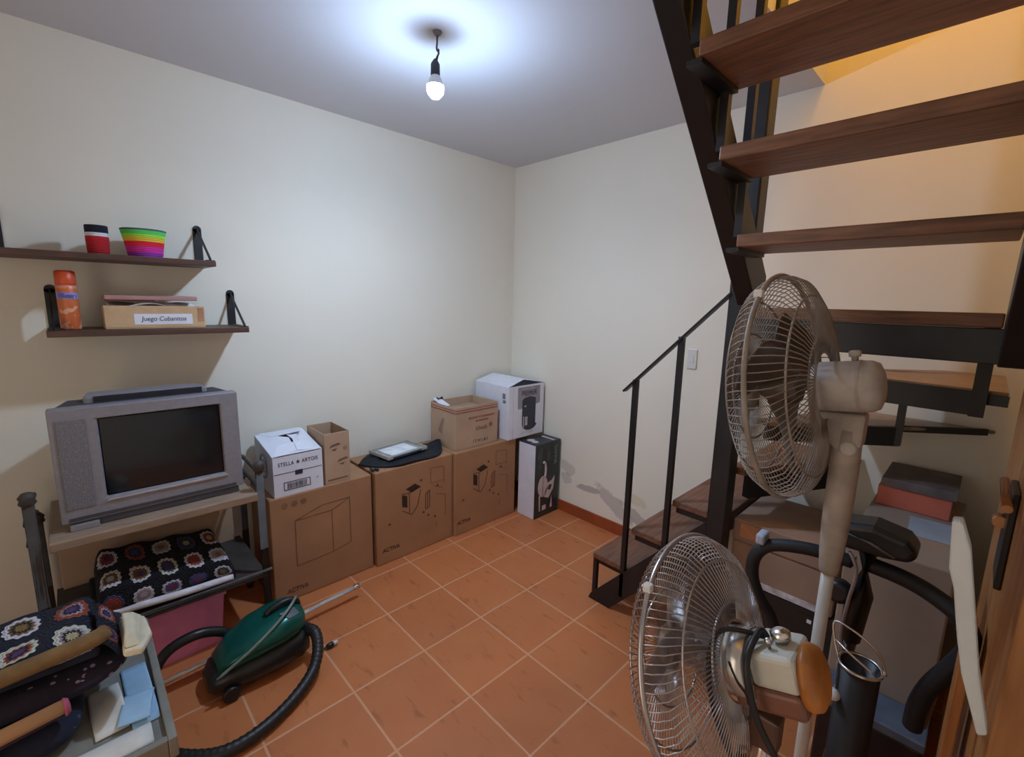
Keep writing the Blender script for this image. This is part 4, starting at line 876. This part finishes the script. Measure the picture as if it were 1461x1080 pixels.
# exercise bike
t = thing('exercise_bike', 'black exercise bike with curved foam handlebars under the stairs', 'exercise bike', (2.50, -1.10, 0))
FOAM = mat('black_foam', (28, 29, 34), .6, var=.12, bump=.15, bscale=200); BM = mat('black_bike_metal', (24, 24, 28), .4)
yB = -1.10
lh = smooth_path([(2.50, yB, .885), (2.44, yB-.01, .888), (2.375, yB-.02, .884), (2.30, yB-.03, .862), (2.265, yB-.035, .815), (2.262, yB-.03, .745), (2.286, yB-.02, .68), (2.315, yB, .625), (2.33, yB+.01, .56), (2.325, yB+.02, .45)], 6)
MB().tube(lh, .0185, 14).build('handlebar', FOAM, t)
rh = smooth_path([(2.52, yB, .895), (2.60, yB-.01, .893), (2.66, yB-.02, .880), (2.715, yB-.03, .850), (2.735, yB-.035, .795), (2.715, yB-.03, .725), (2.685, yB-.02, .645), (2.67, yB-.01, .57), (2.668, yB, .50)], 6)
MB().tube(rh, .021, 14).build('handlebar', FOAM, t)
MB().tube([(2.715, yB+.04, .70), (2.69, yB+.045, .60), (2.68, yB+.05, .48)], .015, 12).build('support_tube', mat('taupe_bike_tube', (128, 114, 104), .5), t)
MB().box((2.268, yB-.065, .868), (2.292, yB-.012, .90)).build('grip_sensor', mat('blue_white_plastic', (176, 186, 210), .4), t, bevel=.006)
b = MB(); pts = [(2.455, .935), (2.445, .975), (2.47, 1.005), (2.53, 1.018), (2.60, 1.005), (2.625, .975), (2.61, .948), (2.56, .94)]
b.prism([(x, yB-.05, z) for x, z in pts], (0, .10, 0)); b.build('console', BLP, t, bevel=.02, seg=3)
MB().tube([(2.46, yB-.052, .985), (2.53, yB-.055, .975), (2.58, yB-.052, .955)], .003, 6).build('console_edge', mat('grey_edge', (120, 112, 112), .4), t)
MB().tube([(2.525, yB, .95), (2.52, yB+.005, .80), (2.512, yB+.01, .66)], [.030, .030, .026], 14).build('post_sleeve', BM, t)
MB().tube([(2.512, yB+.01, .67), (2.50, yB+.02, .06)], .020, 14).build('post', mat('grey_bike_post', (120, 112, 110), .4, metal=.5), t)
MB().lathe([(.018, -.02), (.030, -.016), (.030, .016), (.018, .02)], (2.478, yB-.03, .855-.05), (0, 1, 0), 18).build('adjuster_knob', BLP, t)
MB().tube(smooth_path([(2.49, yB-.05, .935), (2.512, yB-.06, .89), (2.505, yB-.06, .80), (2.50, yB-.06, .70), (2.52, yB-.05, .62), (2.54, yB-.045, .56)], 7), .0045, 8).build('sensor_cable', mat('grey_cable', (140, 126, 122), .5), t)
MB().tube([(2.30, yB+.02, .035), (2.72, yB+.02, .035)], .03, 14).build('floor_bar', BM, t)

# chrome rimmed cylinder in the foreground
t = thing('umbrella_stand', 'narrow black cylinder with chrome wire rim beside the ivory fan pole', 'stand', (2.556, -1.22, 0))
cx_, cy_ = 2.556, -1.22
b = MB(); b.lathe([(.043, 0), (.043, .675), (.040, .675), (.040, .02), (0, .02)], (cx_, cy_, 0), n=24, cap=False); b.build('cylinder', mat('black_satin_metal', (34, 31, 33), .45), t)
b = MB(); b.tube([(cx_+.045*cos(2*pi*q/28), cy_+.045*sin(2*pi*q/28), .677) for q in range(28)], .004, 8, closed=True); b.build('rim', CHR, t)
b = MB(); b.tube(smooth_path([(cx_-.043, cy_-.012, .677), (cx_-.06, cy_, .72), (cx_-.065, cy_+.01, .76), (cx_-.02, cy_, .76), (cx_+.03, cy_, .73), (cx_+.05, cy_+.01, .675)], 7), .0028, 8)
b.tube(smooth_path([(cx_-.06, cy_, .72), (cx_-.02, cy_-.03, .715), (cx_+.03, cy_-.03, .69)], 6), .0028, 8); b.build('wire_loop', CHR, t)
b = MB(); b.tube([(cx_-.043, cy_-.02, .675), (cx_-.040, cy_-.026, .60)], .003, 8); b.build('hanging_rod', CHR, t)
b = MB(); b.lathe([(0, -.014), (.012, -.012), (.017, -.004), (.016, .006), (.008, .012), (.004, .014)], (cx_-.041, cy_-.03, .587), n=18); b.build('white_knob', PLAST, t)

# white panel
t = thing('white_board', 'white moulded plastic board propped upright before the wooden door'  , 'board', (2.70, -1.70, .80))
pts = [(2.666, 1.27), (2.677, 1.272), (2.690, 1.235), (2.702, 1.17), (2.722, 1.06), (2.742, .975), (2.732, .968), (2.705, 1.05), (2.694, 1.10), (2.680, 1.175), (2.672, 1.20)]
b = MB(); b.prism([(x, -1.70, z) for x, z in pts], (0, .03, 0)); b.build('board_body', mat('white_moulded_plastic', (206, 208, 206), .4, var=.04), t, bevel=.003)

# wooden door at the right edge
DW = mat('orange_brown_door_wood', (150, 96, 50), .45, var=.25, scale=4, stretch=(8, 8, .8), c2=(186, 128, 74), bump=.1, bscale=30)
dm = MB(); dm.box((2.752, -1.62, .01), (2.79, -.74, 2.05)); d = dm.build('door_1', DW, origin=(2.77, -1.6, 0), bevel=.004); struct(d)
LK = mat('dark_lock_metal', (40, 34, 32), .4, metal=.5); BR = mat('worn_brass', (170, 120, 84), .35, metal=.6)
b = MB(); b.box((2.741, -1.30, 1.02), (2.7518, -1.18, 1.22)); b.build('lock_plate', LK, d, bevel=.003)
b = MB(); b.tube([(2.735, -1.34, 1.20), (2.735, -1.12, 1.20)], .008, 10); b.lathe([(.012, 0), (.012, .03)], (2.735, -1.24, 1.14), (0, 1, 0), 12); b.build('bolt', BR, d)
t = tag(MB().box((2.716, -1.30, 0), (2.736, -1.19, .90)).build('wooden_plank', DW, origin=(2.72, -1.13, 0), bevel=.003), 'upright orange brown wooden plank standing by the door', 'plank')
